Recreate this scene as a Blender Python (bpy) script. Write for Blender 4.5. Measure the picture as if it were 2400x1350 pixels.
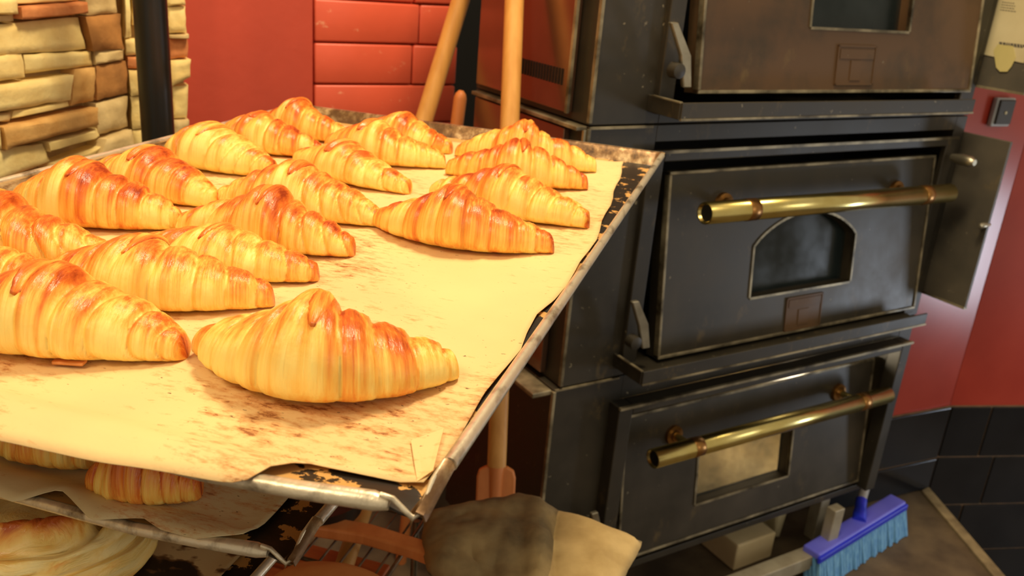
import bpy, bmesh, math, random
import numpy as np
from mathutils import Vector, Matrix, noise
for o in list(bpy.data.objects): bpy.data.objects.remove(o)
scene = bpy.context.scene
col = scene.collection
GZ = 1.25                                   # camera height above the floor
# ------------------------------------------------------------------ camera
F_, P_, R_ = 2059., .358, .084
fw = np.array([0, math.cos(P_), -math.sin(P_)]); r0 = np.array([1., 0, 0]); u0 = np.cross(r0, fw)
RT = math.cos(R_)*r0 + math.sin(R_)*u0; UP = -math.sin(R_)*r0 + math.cos(R_)*u0
cam = bpy.data.cameras.new('camera'); co = bpy.data.objects.new('camera', cam); col.objects.link(co)
cam.sensor_width = 36; cam.lens = F_/2400*36; cam.clip_start = .02
m = Matrix.Identity(4)
for i in range(3): m[i][0] = RT[i]; m[i][1] = UP[i]; m[i][2] = -fw[i]
m[2][3] = GZ
co.matrix_world = m
cam.dof.use_dof = True; cam.dof.focus_distance = .60; cam.dof.aperture_fstop = 13
scene.camera = co
# ------------------------------------------------------------------ world, lights, exposure
scene.view_settings.view_transform = 'Standard'; scene.view_settings.look = 'None'
scene.view_settings.gamma = 1; scene.view_settings.exposure = 0.0
w = bpy.data.worlds.new('world'); scene.world = w; w.use_nodes = True
bg = w.node_tree.nodes['Background']; bg.inputs[0].default_value = (1, .84, .62, 1); bg.inputs[1].default_value = .45
# frames: T = tray frame (a along the far edge, b along the side), O = oven frame
ta, oa = .254, -.561
TX = np.array([math.cos(ta), -math.sin(ta), 0]); TY = np.array([math.sin(ta), math.cos(ta), 0])
OX = np.array([math.cos(oa), -math.sin(oa), 0]); OY = np.array([math.sin(oa), math.cos(oa), 0])
ZZ = np.array([0, 0, 1.]); C0 = np.array([-.02463, .35079, 0])
def Tw(a, b, z): return C0 + TX*a + TY*b + ZZ*(z+GZ)          # z here is relative to the camera height
def Ow(x, y, z): return OX*x + OY*y + ZZ*(z+GZ)
def ray(x, y): return fw + RT*(x-1200)/F_ - UP*(y-675)/F_
def at_d(x, y, d): return ray(x, y)*d + ZZ*GZ
def at_z(x, y, z): d = ray(x, y); return d*(z/d[2]) + ZZ*GZ
def at_pl(x, y, p0, n): d = ray(x, y); return d*(np.dot(p0 - ZZ*GZ, n)/np.dot(d, n)) + ZZ*GZ
def area(name, loc, target, size, power, color, sizey=None):
    l = bpy.data.lights.new(name, 'AREA'); l.energy = power; l.color = color; l.size = size
    if sizey: l.shape = 'RECTANGLE'; l.size_y = sizey
    o = bpy.data.objects.new(name, l); col.objects.link(o); o.location = loc
    o.rotation_euler = (Vector(target)-Vector(loc)).to_track_quat('-Z', 'Y').to_euler(); return o
area('ceiling_lamp', (.30, .95, 2.75), Tw(-.25, .4, -.24), .30, 27, (1, .80, .50))
area('counter_lamp', (-.75, -.30, 2.3), Tw(-.25, .3, -.24), .45, 11.5, (1, .82, .54))
area('red_wall_sheen_light', (2.85, 1.66, .26), (1.2, 1.95, .45), .22, 8, (.76, .86, 1), .5)  # added out-of-view panel, placed and sized for the sheen on the red wall
area('window_daylight', (2.6, -1.0, 2.0), Ow(1.3, 1.05, -.5), .9, 9, (1, .94, .84), 1.1)
area('wall_fill_light', (.15, 1.15, 2.35), (.05, 1.75, .95), .3, 9, (1, .80, .52))  # added fill light that brightens the stone and brick walls
# ------------------------------------------------------------------ materials
MATS = {}
def L(c):  # sRGB 0-255 -> linear
    return tuple(((v/255)/12.92 if v/255 <= .04045 else ((v/255+.055)/1.055)**2.4) for v in c) + (1,)
class NT:
    def __init__(s, name):
        s.m = bpy.data.materials.new(name); s.m.use_nodes = True; s.t = s.m.node_tree; s.b = s.t.nodes['Principled BSDF']
        s.l = s.t.links
    def n(s, typ, **k):
        x = s.t.nodes.new(typ)
        for a, v in k.items(): setattr(x, a, v)
        return x
    def noise(s, vec, scale, detail=4, rough=.55):
        x = s.n('ShaderNodeTexNoise'); x.inputs['Scale'].default_value = scale; x.inputs['Detail'].default_value = detail
        x.inputs['Roughness'].default_value = rough; s.l.new(vec, x.inputs['Vector']); return x.outputs['Fac']
    def map(s, vec, sc=(1, 1, 1), rot=(0, 0, 0)):
        x = s.n('ShaderNodeMapping'); x.inputs['Scale'].default_value = sc; x.inputs['Rotation'].default_value = rot
        s.l.new(vec, x.inputs['Vector']); return x.outputs[0]
    def ramp(s, fac, stops):
        x = s.n('ShaderNodeValToRGB'); e = x.color_ramp.elements
        while len(e) < len(stops): e.new(.5)
        for i, (p, c) in enumerate(stops): e[i].position = p; e[i].color = c if len(c) == 4 else tuple(c)+(1,)
        s.l.new(fac, x.inputs[0]); return x.outputs[0]
    def mix(s, fac, a, b, mode='MIX'):
        x = s.n('ShaderNodeMix', data_type='RGBA', blend_type=mode)
        for i, v in ((0, fac), (6, a), (7, b)):
            if isinstance(v, (int, float, tuple)): x.inputs[i].default_value = v
            else: s.l.new(v, x.inputs[i])
        return x.outputs[2]
    def math(s, op, a, b=None, c=None):
        x = s.n('ShaderNodeMath', operation=op)
        for i, v in enumerate((a, b, c)):
            if v is None: continue
            if isinstance(v, (int, float)): x.inputs[i].default_value = v
            else: s.l.new(v, x.inputs[i])
        return x.outputs[0]
    def bump(s, h, strength=.3, dist=.001):
        x = s.n('ShaderNodeBump'); x.inputs['Strength'].default_value = strength; x.inputs['Distance'].default_value = dist
        s.l.new(h, x.inputs['Height']); s.l.new(x.outputs[0], s.b.inputs['Normal'])
    def set(s, **k):
        for a, v in k.items():
            i = s.b.inputs[a.replace('_', ' ')]
            if hasattr(v, 'links') or hasattr(v, 'is_linked'): s.l.new(v, i)
            else: i.default_value = v
    @property
    def obj(s): return s.n('ShaderNodeTexCoord').outputs['Object']
    @property
    def gen(s): return s.n('ShaderNodeTexCoord').outputs['Generated']
    @property
    def rnd(s): return s.n('ShaderNodeObjectInfo').outputs['Random']
def WH(v): return (v, v, v, 1)
def simple(name, c1, c2=None, scale=20, rough=.6, metal=0, bump=0, bscale=None, stretch=(1, 1, 1), lo=.35, hi=.65):
    t = NT(name); v = t.map(t.obj, stretch)
    nz = t.noise(v, scale, 6)
    t.set(Base_Color=t.ramp(nz, [(lo, c1), (hi, c2 or c1)]), Roughness=rough, Metallic=metal)
    if bump: t.bump(t.noise(v, bscale or scale*3, 6), bump, .002)
    MATS[name] = t.m; return t.m
def crust(name, cols):
    t = NT(name)
    uv = t.n('ShaderNodeUVMap').outputs[0]
    a = t.n('ShaderNodeAttribute', attribute_name='bake').outputs['Fac']
    r = t.rnd
    sv = t.n('ShaderNodeCombineXYZ'); t.l.new(t.math('MULTIPLY', r, 37.), sv.inputs[2])
    va = t.n('ShaderNodeVectorMath', operation='ADD'); t.l.new(t.map(uv, (1, .09, 1)), va.inputs[0]); t.l.new(sv.outputs[0], va.inputs[1])
    # the streaks run round the roll, so they are fine along it and long across it
    st = t.noise(va.outputs[0], 13, 6, .62)
    st2 = t.noise(va.outputs[0], 60, 3, .6)
    vb = t.n('ShaderNodeVectorMath', operation='ADD'); t.l.new(t.map(uv, (1, .5, 1)), vb.inputs[0]); t.l.new(sv.outputs[0], vb.inputs[1])
    bl = t.noise(vb.outputs[0], 5, 3, .5)
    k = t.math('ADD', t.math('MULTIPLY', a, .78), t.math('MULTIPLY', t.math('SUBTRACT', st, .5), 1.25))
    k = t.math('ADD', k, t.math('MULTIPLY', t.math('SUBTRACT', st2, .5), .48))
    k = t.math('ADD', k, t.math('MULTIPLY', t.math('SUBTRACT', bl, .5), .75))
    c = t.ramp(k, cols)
    t.set(Base_Color=c, Roughness=t.ramp(t.math('ADD', k, t.math('MULTIPLY', st, .3)), [(.2, WH(.5)), (.85, WH(.25))]), Specular_IOR_Level=.45)
    t.set(Subsurface_Weight=.08, Subsurface_Radius=(.01, .004, .001), Subsurface_Scale=.3)
    h = t.math('ADD', t.math('MULTIPLY', st2, .7), st)
    t.bump(t.math('ADD', h, t.math('MULTIPLY', t.noise(t.obj, 240, 3), .30)), .62, .0015)
    MATS[name] = t.m; return t.m
crust('croissant_crust', [(.0, L((255, 228, 132))), (.24, L((252, 204, 98))), (.44, L((243, 168, 70))), (.62, L((226, 126, 48))), (.82, L((202, 94, 36))), (1.0, L((156, 60, 24)))])
crust('puff_crust', [(.0, L((250, 228, 160))), (.40, L((244, 208, 120))), (.72, L((230, 160, 70))), (1.0, L((190, 96, 40)))])
def paper(name, base, heavy):
    t = NT(name); o = t.obj
    big = t.noise(o, 9, 2); spots = t.noise(t.map(o, (1, 2.6, 1), (0, 0, .15)), 75, 9, .72)
    zone = t.noise(o, 6.5, 1)
    s = t.math('ADD', spots, t.math('MULTIPLY', t.math('SUBTRACT', zone, .5), heavy))
    c = t.ramp(big, [(.3, base), (.7, tuple(v*.86 for v in base[:3])+(1,))])
    c = t.mix(t.ramp(s, [(.57, WH(0)), (.70, WH(.55))]), c, L((196, 118, 48)))
    c = t.mix(t.ramp(s, [(.70, WH(0)), (.76, WH(.8))]), c, L((128, 66, 30)))
    sp = t.noise(t.map(o, (1, 2.2, 1), (0, 0, .3)), 210, 2, .5); z2 = t.noise(o, 5, 1)
    c = t.mix(t.ramp(t.math('ADD', sp, t.math('MULTIPLY', z2, .12)), [(.795, WH(0)), (.815, WH(.85))]), c, L((70, 45, 28)))
    t.set(Base_Color=c, Roughness=.6, Specular_IOR_Level=.25)
    t.bump(t.noise(o, 55, 4), .35, .002)
    MATS[name] = t.m; return t.m
paper('baking_paper', L((243, 208, 148)), .62)
paper('shelf_paper', L((222, 204, 158)), .62)
def tray_metal():
    t = NT('tray_metal'); o = t.obj
    a = t.noise(t.map(o, (1, .35, 1)), 60, 8, .7); b = t.noise(o, 22, 4, .6)
    c = t.ramp(a, [(.36, L((70, 50, 32))), (.5, L((146, 112, 72))), (.62, L((204, 178, 134)))])
    t.set(Base_Color=t.mix(t.ramp(b, [(.45, WH(0)), (.62, WH(.85))]), c, L((92, 64, 38))), Metallic=.4, Roughness=.42)
    t.bump(a, .4, .001); MATS['tray_metal'] = t.m
    t = NT('tray_floor_metal'); o = t.obj
    a = t.noise(o, 46, 5, .6)
    g = t.n('ShaderNodeSeparateXYZ'); t.l.new(o, g.inputs[0])
    bias = t.n('ShaderNodeMapRange'); t.l.new(g.outputs[0], bias.inputs[0])
    for i, v in ((1, -.12), (2, -.02), (3, .16), (4, -.08)): bias.inputs[i].default_value = v
    k = t.math('ADD', a, bias.outputs[0])
    c = t.ramp(k, [(.47, L((36, 27, 18))), (.495, L((62, 44, 26))), (.505, L((214, 162, 92))), (.62, L((206, 160, 96)))])
    t.set(Base_Color=c, Roughness=.45, Metallic=.1)
    t.bump(a, .5, .001); MATS['tray_floor_metal'] = t.m
tray_metal()
simple('rim_metal', L((120, 104, 82)), L((222, 210, 184)), 55, .36, .6, .25, stretch=(1, .5, 1), lo=.33, hi=.5)
def blackpaint(name, dark, brown, rough=.38, spec=.5, amt=.5):
    t = NT(name); o = t.obj
    a = t.noise(o, 5, 7, .65); s = t.noise(o, 90, 2)
    c = t.ramp(a, [(.35, dark), (.35+.5*(1-amt)+.1, brown)])
    c = t.mix(t.ramp(s, [(.72, WH(0)), (.77, WH(.6))]), c, L((150, 140, 115)))
    sm = t.noise(t.map(o, (1, 1, .6)), 17, 5, .7)
    c = t.mix(t.ramp(sm, [(.60, WH(0)), (.74, WH(.30))]), c, L((140, 116, 66)))
    t.set(Base_Color=c, Roughness=t.ramp(a, [(.3, WH(rough)), (.7, WH(rough+.2))]), Specular_IOR_Level=spec)
    t.bump(a, .06, .002); MATS[name] = t.m
blackpaint('black_enamel', L((38, 35, 28)), L((60, 53, 40)))
blackpaint('door_enamel', L((45, 42, 34)), L((70, 61, 46)), .33)
blackpaint('brown_door_enamel', L((62, 52, 36)), L((96, 70, 44)), .4, .4, .8)
blackpaint('grey_plate', L((74, 70, 62)), L((98, 90, 76)), .42)
simple('recess_black', L((9, 9, 8)), L((20, 18, 15)), 12, .6)
simple('worn_edge', L((70, 62, 46)), L((168, 156, 126)), 16, .42, .4, .2, lo=.36, hi=.62)
simple('bare_steel', L((150, 142, 122)), L((190, 182, 160)), 30, .32, .85, lo=.3, hi=.7)
simple('stand_steel', L((150, 140, 118)), L((176, 168, 146)), 18, .5, .3)
simple('brass', L((206, 184, 104)), L((228, 212, 140)), 14, .24, 1)
simple('dull_brass', L((140, 98, 50)), L((172, 124, 66)), 25, .32, .9)
simple('side_panel_metal', L((128, 96, 78)), L((146, 112, 92)), 6, .2, .75)
simple('stone_cream', L((240, 210, 134)), L((254, 232, 160)), 24, .9, 0, .6, 90)
simple('stone_grey', L((196, 168, 114)), L((232, 206, 148)), 18, .9, 0, .6, 90)
simple('stone_tan', L((200, 148, 78)), L((230, 184, 112)), 20, .9, 0, .6, 90)
simple('stone_orange', L((196, 118, 66)), L((226, 152, 94)), 26, .9, 0, .6, 90)
simple('stone_brown', L((140, 94, 46)), L((196, 138, 74)), 14, .9, 0, .6, 90)
simple('mortar', L((176, 146, 96)), L((200, 170, 116)), 30, .95)
def redpaint(name, rough, chips, base):
    t = NT(name); o = t.obj; a = t.noise(o, 7, 3); s = t.noise(t.map(o, (1, 1, 1.6)), 26, 5, .7)
    c = t.ramp(a, [(.3, base), (.7, tuple(v*1.14 for v in base[:3])+(1,))])
    if chips: c = t.mix(t.ramp(s, [(.64, WH(0)), (.72, WH(.7))]), c, L((244, 178, 140)))
    t.set(Base_Color=c, Roughness=rough); t.bump(t.noise(o, 45, 4), .25, .002); MATS[name] = t.m
redpaint('red_brick_paint', .42, True, L((224, 96, 68))); redpaint('red_plaster', .5, False, L((196, 76, 54)))
simple('red_gloss', L((158, 52, 38)), L((168, 60, 44)), 5, .25, 0, .03, 8)
simple('black_tile', L((20, 22, 26)), L((28, 30, 34)), 6, .16, 0)
simple('grout', L((130, 100, 70)), L((96, 78, 56)), 20, .9)
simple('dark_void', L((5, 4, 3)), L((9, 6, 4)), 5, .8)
simple('floor_stone', L((74, 62, 48)), L((112, 96, 72)), 9, .6, 0, .2)
simple('floor_edge', L((120, 104, 74)), L((160, 142, 104)), 25, .7)
simple('pale_wood', L((212, 150, 74)), L((232, 172, 92)), 9, .5, 0, .05, stretch=(6, 6, .5))
simple('orange_wood', L((216, 128, 66)), L((236, 150, 84)), 8, .45, 0, .05, stretch=(5, 5, .6))
simple('red_wood', L((190, 98, 46)), L((224, 128, 66)), 7, .5, 0, .05, stretch=(1, 8, 4))
simple('stick_wood', L((196, 140, 66)), L((218, 164, 86)), 9, .5)
simple('canvas', L((116, 100, 70)), L((176, 152, 104)), 16, .95, 0, .5, 60)
simple('canvas_light', L((178, 150, 98)), L((206, 178, 122)), 22, .95, 0, .4, 60)
simple('black_post', L((14, 14, 13)), L((30, 29, 26)), 30, .34, 0, .1, stretch=(1, 1, .2))
simple('blue_plastic', L((24, 40, 200)), L((40, 60, 216)), 8, .35)
simple('violet_plastic', L((92, 96, 220)), L((110, 112, 228)), 8, .4)
simple('bristle_blue', L((70, 130, 190)), L((120, 176, 214)), 60, .7, lo=.3, hi=.7, stretch=(3, 3, .3))
simple('grey_plastic', L((150, 150, 150)), L((176, 176, 172)), 8, .4)
simple('cream_board', L((206, 186, 140)), L((226, 206, 160)), 6, .8)
simple('note_paper', L((196, 182, 140)), L((212, 200, 160)), 8, .8)
simple('tape', L((196, 184, 120)), L((206, 192, 130)), 12, .35)
simple('ink', L((80, 74, 66)), L((90, 84, 76)), 12, .8)
simple('bread_crust', L((206, 130, 66)), L((226, 156, 88)), 14, .6, 0, .2)
simple('wire', L((96, 88, 72)), L((150, 140, 116)), 30, .35, .8)
simple('baked_stone', L((206, 178, 124)), L((236, 210, 156)), 7, .8)
def glassm():
    t = NT('oven_glass'); o = t.obj; a = t.noise(o, 9, 5, .6)
    t.set(Base_Color=L((40, 50, 50)), Roughness=t.ramp(a, [(.3, WH(.06)), (.7, WH(.3))]), Alpha=t.ramp(a, [(.3, WH(.25)), (.75, WH(.6))]), Specular_IOR_Level=.6)
    MATS['oven_glass'] = t.m
glassm()
# ------------------------------------------------------------------ helpers
def mesh_obj(name, verts, faces, mat, parent=None, smooth=False, uvs=None):
    me = bpy.data.meshes.new(name); me.from_pydata([tuple(map(float, v)) for v in verts], [], faces)
    mats = mat if isinstance(mat, (list, tuple)) else [mat]
    for q in mats: me.materials.append(MATS[q])
    if smooth: me.shade_smooth()
    o = bpy.data.objects.new(name, me); col.objects.link(o)
    if parent is not None: o.parent = parent
    return o
def from_bm(name, bm, mat, parent=None, smooth=False):
    me = bpy.data.meshes.new(name); bmesh.ops.recalc_face_normals(bm, faces=bm.faces); bm.to_mesh(me); bm.free()
    me.materials.append(MATS[mat])
    if smooth: me.shade_smooth()
    o = bpy.data.objects.new(name, me); col.objects.link(o)
    if parent is not None: o.parent = parent
    return o
def frame(M3, origin):
    m = Matrix.Identity(4)
    for j, ax in enumerate(M3):
        for i in range(3): m[i][j] = ax[i]
    for i in range(3): m[i][3] = origin[i]
    return m
def thing(name, label, cat, mat4=None, group=None):
    o = bpy.data.objects.new(name, None); o.empty_display_size = .05; col.objects.link(o)
    if mat4 is not None: o.matrix_world = mat4
    o['label'] = label; o['category'] = cat
    if group: o['group'] = group
    return o
def tag(o, label, cat, group=None):
    o['label'] = label; o['category'] = cat
    if group: o['group'] = group
    return o
def struct(o): o['kind'] = 'structure'; return o
def bbox_bm(bm, x0, x1, y0, y1, z0, z1, bev=0, mat=None):
    r = bmesh.ops.create_cube(bm, size=1)
    for v in r['verts']:
        v.co = Vector((x0 + (v.co.x+.5)*(x1-x0), y0 + (v.co.y+.5)*(y1-y0), z0 + (v.co.z+.5)*(z1-z0)))
        if mat is not None: v.co = mat @ v.co
    if bev:
        es = list({e for v in r['verts'] for e in v.link_edges})
        bmesh.ops.bevel(bm, geom=es, offset=bev, segments=2, affect='EDGES', profile=.5)
def box(name, x0, x1, y0, y1, z0, z1, mat, parent=None, bev=.002, M=None):
    bm = bmesh.new(); bbox_bm(bm, x0, x1, y0, y1, z0, z1, bev)
    o = from_bm(name, bm, mat, parent)
    if M is not None: o.matrix_local = M
    return o
def tube(name, pts, rad, mat, parent=None, seg=16, caps=True, hollow=0):
    pts = [Vector(p) for p in pts]; n = len(pts); rads = rad if isinstance(rad, (list, tuple)) else [rad]*n
    V, Fc = [], []
    d0 = (pts[1]-pts[0]).normalized(); up = Vector((0, 0, 1)) if abs(d0.z) < .9 else Vector((1, 0, 0))
    for i, p in enumerate(pts):
        d = (pts[min(i+1, n-1)]-pts[max(i-1, 0)]).normalized()
        a = d.cross(up).normalized(); b = a.cross(d)
        for k in range(seg):
            t = 2*math.pi*k/seg; V.append(p + a*math.cos(t)*rads[i] + b*math.sin(t)*rads[i])
    for i in range(n-1):
        for k in range(seg):
            q = (k+1) % seg; Fc.append((i*seg+k, i*seg+q, (i+1)*seg+q, (i+1)*seg+k))
    if caps: Fc.append(tuple(range(seg))[::-1]); Fc.append(tuple((n-1)*seg+k for k in range(seg)))
    o = mesh_obj(name, V, Fc, mat, parent, True)
    md = o.modifiers.new('es', 'EDGE_SPLIT'); md.split_angle = .9
    return o
def lathe(name, prof, mat, parent=None, seg=28, axis='y', origin=(0, 0, 0)):
    V, Fc = [], []; n = len(prof)
    for (r, h) in prof:
        for k in range(seg):
            t = 2*math.pi*k/seg; c, s = r*math.cos(t), r*math.sin(t)
            v = {'x': (h, c, s), 'y': (c, h, s), 'z': (c, s, h)}[axis]
            V.append((v[0]+origin[0], v[1]+origin[1], v[2]+origin[2]))
    for i in range(n-1):
        for k in range(seg):
            q = (k+1) % seg; Fc.append((i*seg+k, i*seg+q, (i+1)*seg+q, (i+1)*seg+k))
    Fc.append(tuple(range(seg))[::-1]); Fc.append(tuple((n-1)*seg+k for k in range(seg)))
    o = mesh_obj(name, V, Fc, mat, parent, True); md = o.modifiers.new('es', 'EDGE_SPLIT'); md.split_angle = .7; return o
# ------------------------------------------------------------------ room: floor, walls
MO = frame((OX, OY, ZZ), (0, 0, GZ))        # oven frame, z measured from camera height
FL = -GZ
def wallbox(name, x0, x1, y0, y1, z0, z1, mat, M=MO):
    o = box(name, x0, x1, y0, y1, z0, z1, mat, None, 0); o.matrix_world = M; return struct(o)
# platform floor: its right side ends on a diagonal kerb
cor = at_z(2175, 1145, FL); kd = at_z(2350, 1350, FL) - cor; kd /= np.linalg.norm(kd)
H = lambda a: np.array([math.sin(a), math.cos(a), 0.])
w1 = H(1.125); w2 = H(1.39)
k_end = cor + kd*3.2; left_end = cor - w1*.75
def prism_obj(name, pts, z0, z1, mat):
    n = len(pts); V = [(p[0], p[1], z1) for p in pts] + [(p[0], p[1], z0) for p in pts]
    Fc = [tuple(range(n)), tuple(range(2*n-1, n-1, -1))] + [(i, i+n, (i+1) % n + n, (i+1) % n) for i in range(n)]
    return mesh_obj(name, V, Fc, mat)
fl = prism_obj('floor', [cor+w1*.0, k_end, (-2.4, -1.9, 0), (-2.4, 3.4, 0), (2.2, 3.4, 0)][::-1], -.12, 0, 'floor_stone'); struct(fl)
e0 = cor - kd*0.0; nrm = np.array([-kd[1], kd[0], 0])
sgn = 1 if np.dot(nrm, -w1) > 0 else -1; nrm = nrm*sgn
ke = prism_obj('trim_1', [e0, e0+kd*3.1, e0+kd*3.1+nrm*.028, e0+nrm*.028+kd*.02], 0.0005, .006, 'floor_edge'); struct(ke)
lowfl = prism_obj('floor_low', [(-2.4, -2.2, 0), (4.2, -2.2, 0), (4.2, 3.4, 0), (-2.4, 3.4, 0)], -.62, -.5, 'floor_stone'); struct(lowfl)
# wall to the right of the oven in two planes meeting at the corner above cor
def tiled_wall(name, base, d, s0, s1, zt, rows, cols, zlow):
    nn = np.array([d[1], -d[0], 0])                       # faces the camera side
    if np.dot(nn, -base) < 0: nn = -nn
    M = frame((d, -nn, ZZ), (base[0], base[1], 0))
    o = box(name, s0, s1, .006, .12, zlow, 2.9, 'red_gloss', None, 0); o.matrix_world = M; struct(o)
    g = box('grout_bed', s0, s1, .0025, .0065, zlow, zt, 'grout', o, 0)
    for (z0, z1, edges) in rows:
        for a, b in zip(edges[:-1], edges[1:]):
            box('tile', a+.003, b-.003, -.003, .005, z0+.003, z1-.003, 'black_tile', o, .001)
    return o, M
n1 = np.array([w1[1], -w1[0], 0]); 
zt = at_pl(2245, 950, cor, n1)[2]; zr = at_pl(2190, 1074, cor, n1)[2]
sx = np.dot(Ow(1.712, 1.10, 0)-cor, w1)
wr1, M1 = tiled_wall('wall_right', cor, w1, sx, 0, zt, [(0, zr, [sx, 0]), (zr, zt, [sx, 0])], None, 0)
hh = .152
wr2, M2 = tiled_wall('wall_right_end', cor, w2, 0, 1.6, zt, [(zt-(k+1)*hh, zt-k*hh, [0, .10+.05*(k % 2)+.02] + [.15+.05*(k % 2)+.25*j for j in range(1, 6)]) for k in range(7)], None, -.5)
# light switch on the red wall
sp = at_pl(2345, 262, cor, n1)
sw = thing('wall_switch', 'black light switch in grey frame on the red wall beside the oven', 'switch', frame((w1, -n1*(1 if np.dot(n1, -cor) > 0 else -1), ZZ), sp))
box('frame', -.030, .030, -.008, .004, -.032, .032, 'grey_plastic', sw, .003)
box('rocker', -.023, .026, -.013, -.005, -.026, .028, 'black_enamel', sw, .002)
lathe('indicator', [(.0035, -.0145), (.0035, -.012)], 'note_paper', sw, 12)
# left wall: stacked stones on a backing, plane a = -.85 of the tray frame
aw = -.85
MT = frame((TX, TY, ZZ), (C0[0], C0[1], GZ))
pL = Tw(aw, 0, 0)
cornT = None
wl = box('wall_left', aw-.15, aw-.030, -1.2, .90, FL, 1.6, 'mortar', None, 0); wl.matrix_world = MT; struct(wl)
def LW(x, y):
    p = at_pl(x, y, pL, TX); return (float(np.dot(p-pL, TY)), float(p[2]-GZ))
def stone(parent, quad, plane, mat, depth, seed):
    # quad: four (s, z) corners; a rough faced block with real thickness
    rnd = random.Random(seed); q = [Vector((a, b)) for a, b in quad]
    N = 7; V = []; Fc = []; c = sum(q, Vector((0, 0)))/4
    def P(i, j):
        u, v = i/N, j/N; p = (q[0]*(1-u)+q[1]*u)*(1-v) + (q[3]*(1-u)+q[2]*u)*v
        return p
    def put(s, z, d): V.append(plane(s, z, d))
    for j in range(N+1):
        for i in range(N+1):
            p = P(i, j); e = min(i, N-i, j, N-j)
            inset = .0010 if e == 0 else 0
            k = noise.noise(Vector((p.x*30, p.y*30, seed*3.1)))*.0035 + noise.noise(Vector((p.x*75, p.y*75, seed*1.7)))*.0016
            edge = {0: -.0045, 1: -.0004}.get(e, 0)
            pp = p + (c-p)*(inset*8) + Vector((noise.noise(Vector((p.x*60, p.y*60, 5+seed))), noise.noise(Vector((p.x*60, p.y*60, 9+seed)))))*.0016*(e == 0)
            put(pp.x, pp.y, depth + k + edge)
    for j in range(N):
        for i in range(N):
            a = j*(N+1)+i; Fc.append((a, a+1, a+N+2, a+N+1))
    ring = [i for i in range(N+1)] + [j*(N+1)+N for j in range(1, N+1)] + [N*(N+1)+i for i in range(N-1, -1, -1)] + [j*(N+1) for j in range(N-1, 0, -1)]
    base = len(V)
    for r in ring:
        p = P(r % (N+1), r//(N+1)); pp = p + (c-p)*.012; put(pp.x, pp.y, -.031)
    n = len(ring)
    for k in range(n): Fc.append((ring[k], ring[(k+1) % n], base+(k+1) % n, base+k))
    o = mesh_obj('stone', V, Fc, mat, parent, False)
    o.data.shade_smooth(); md = o.modifiers.new('es', 'EDGE_SPLIT'); md.split_angle = .8
    return o
planeL = lambda s, z, d: (aw + d, s, z)
px_stones = [  # corners read clockwise from the top left of each stone
 ([(-40, -2), (40, -6), (43, 33), (-40, 36)], 'stone_cream'), ([(44, -8), (200, -20), (200, 3), (44, 12)], 'stone_cream'),
 ([(44, 17), (203, 4), (204, 31), (46, 46)], 'stone_orange'), ([(-40, 38), (43, 34), (43, 52), (-40, 56)], 'stone_grey'),
 ([(2, 60), (196, 41), (214, 118), (-6, 131)], 'stone_cream'), ([(205, -14), (275, -20), (280, 30), (206, 36)], 'stone_grey'),
 ([(200, 40), (282, 31), (292, 115), (217, 120)], 'stone_brown'), ([(-40, 136), (62, 127), (69, 182), (-40, 200)], 'stone_cream'),
 ([(67, 130), (224, 121), (228, 155), (72, 175)], 'stone_cream'), ([(228, 121), (294, 116), (297, 140), (231, 153)], 'stone_grey'),
 ([(-40, 206), (75, 186), (176, 176), (172, 234), (-40, 270)], 'stone_cream'), ([(182, 164), (228, 158), (230, 238), (175, 248)], 'stone_tan'),
 ([(231, 156), (300, 143), (306, 219), (233, 236)], 'stone_brown'), ([(45, 262), (170, 238), (172, 251), (40, 279)], 'stone_cream'),
 ([(-40, 276), (40, 265), (35, 285), (-40, 294)], 'stone_grey'), ([(4, 298), (228, 252), (230, 292), (10, 350)], 'stone_tan'),
 ([(233, 244), (304, 226), (308, 298), (237, 318)], 'stone_grey'), ([(115, 333), (234, 302), (242, 322), (120, 357)], 'stone_cream'),
 ([(-60, 364), (110, 338), (130, 380), (-60, 456)], 'stone_cream'), ([(132, 384), (240, 345), (225, 368), (128, 399)], 'stone_cream'),
 ([(245, 326), (308, 304), (312, 345), (230, 373)], 'stone_grey'), ([(-60, 462), (130, 404), (140, 424), (-60, 488)], 'stone_orange'),
 ([(142, 402), (312, 350), (316, 400), (142, 440)], 'stone_cream'), ([(-60, 492), (140, 444), (140, 500), (-60, 560)], 'stone_tan'),
 ([(-40, 296), (2, 296), (6, 350), (-40, 358)], 'stone_cream'), ([(-40, 60), (-2, 60), (-8, 131), (-40, 134)], 'stone_grey')]
for i, (q, mt) in enumerate(px_stones):
    if len(q) == 5: q = [q[0], q[2], q[3], q[4]]
    stone(wl, [LW(*p) for p in q], planeL, mt, random.Random(i).uniform(-.008, .008), i)
rs = random.Random(5); zt0 = LW(0, -4)[1]+.012; mats_s = ['stone_cream', 'stone_cream', 'stone_tan', 'stone_grey', 'stone_orange']
zz = zt0; k = 100
while zz < zt0 + .42:                       # courses above the frame
    h = rs.uniform(.03, .055); s = -.15
    while s < .86:
        wd = rs.uniform(.10, .24); e = min(s+wd, .872)
        stone(wl, [(s, zz+h), (e-.004, zz+h), (e-.004, zz+.003), (s, zz+.003)], planeL, rs.choice(mats_s), rs.uniform(-.008, .008), k); k += 1; s = e
        if e >= .872: break
    zz += h
zz = LW(0, 500)[1]-.13
for r in range(2):                          # courses continuing left of the frame
    pass
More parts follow.
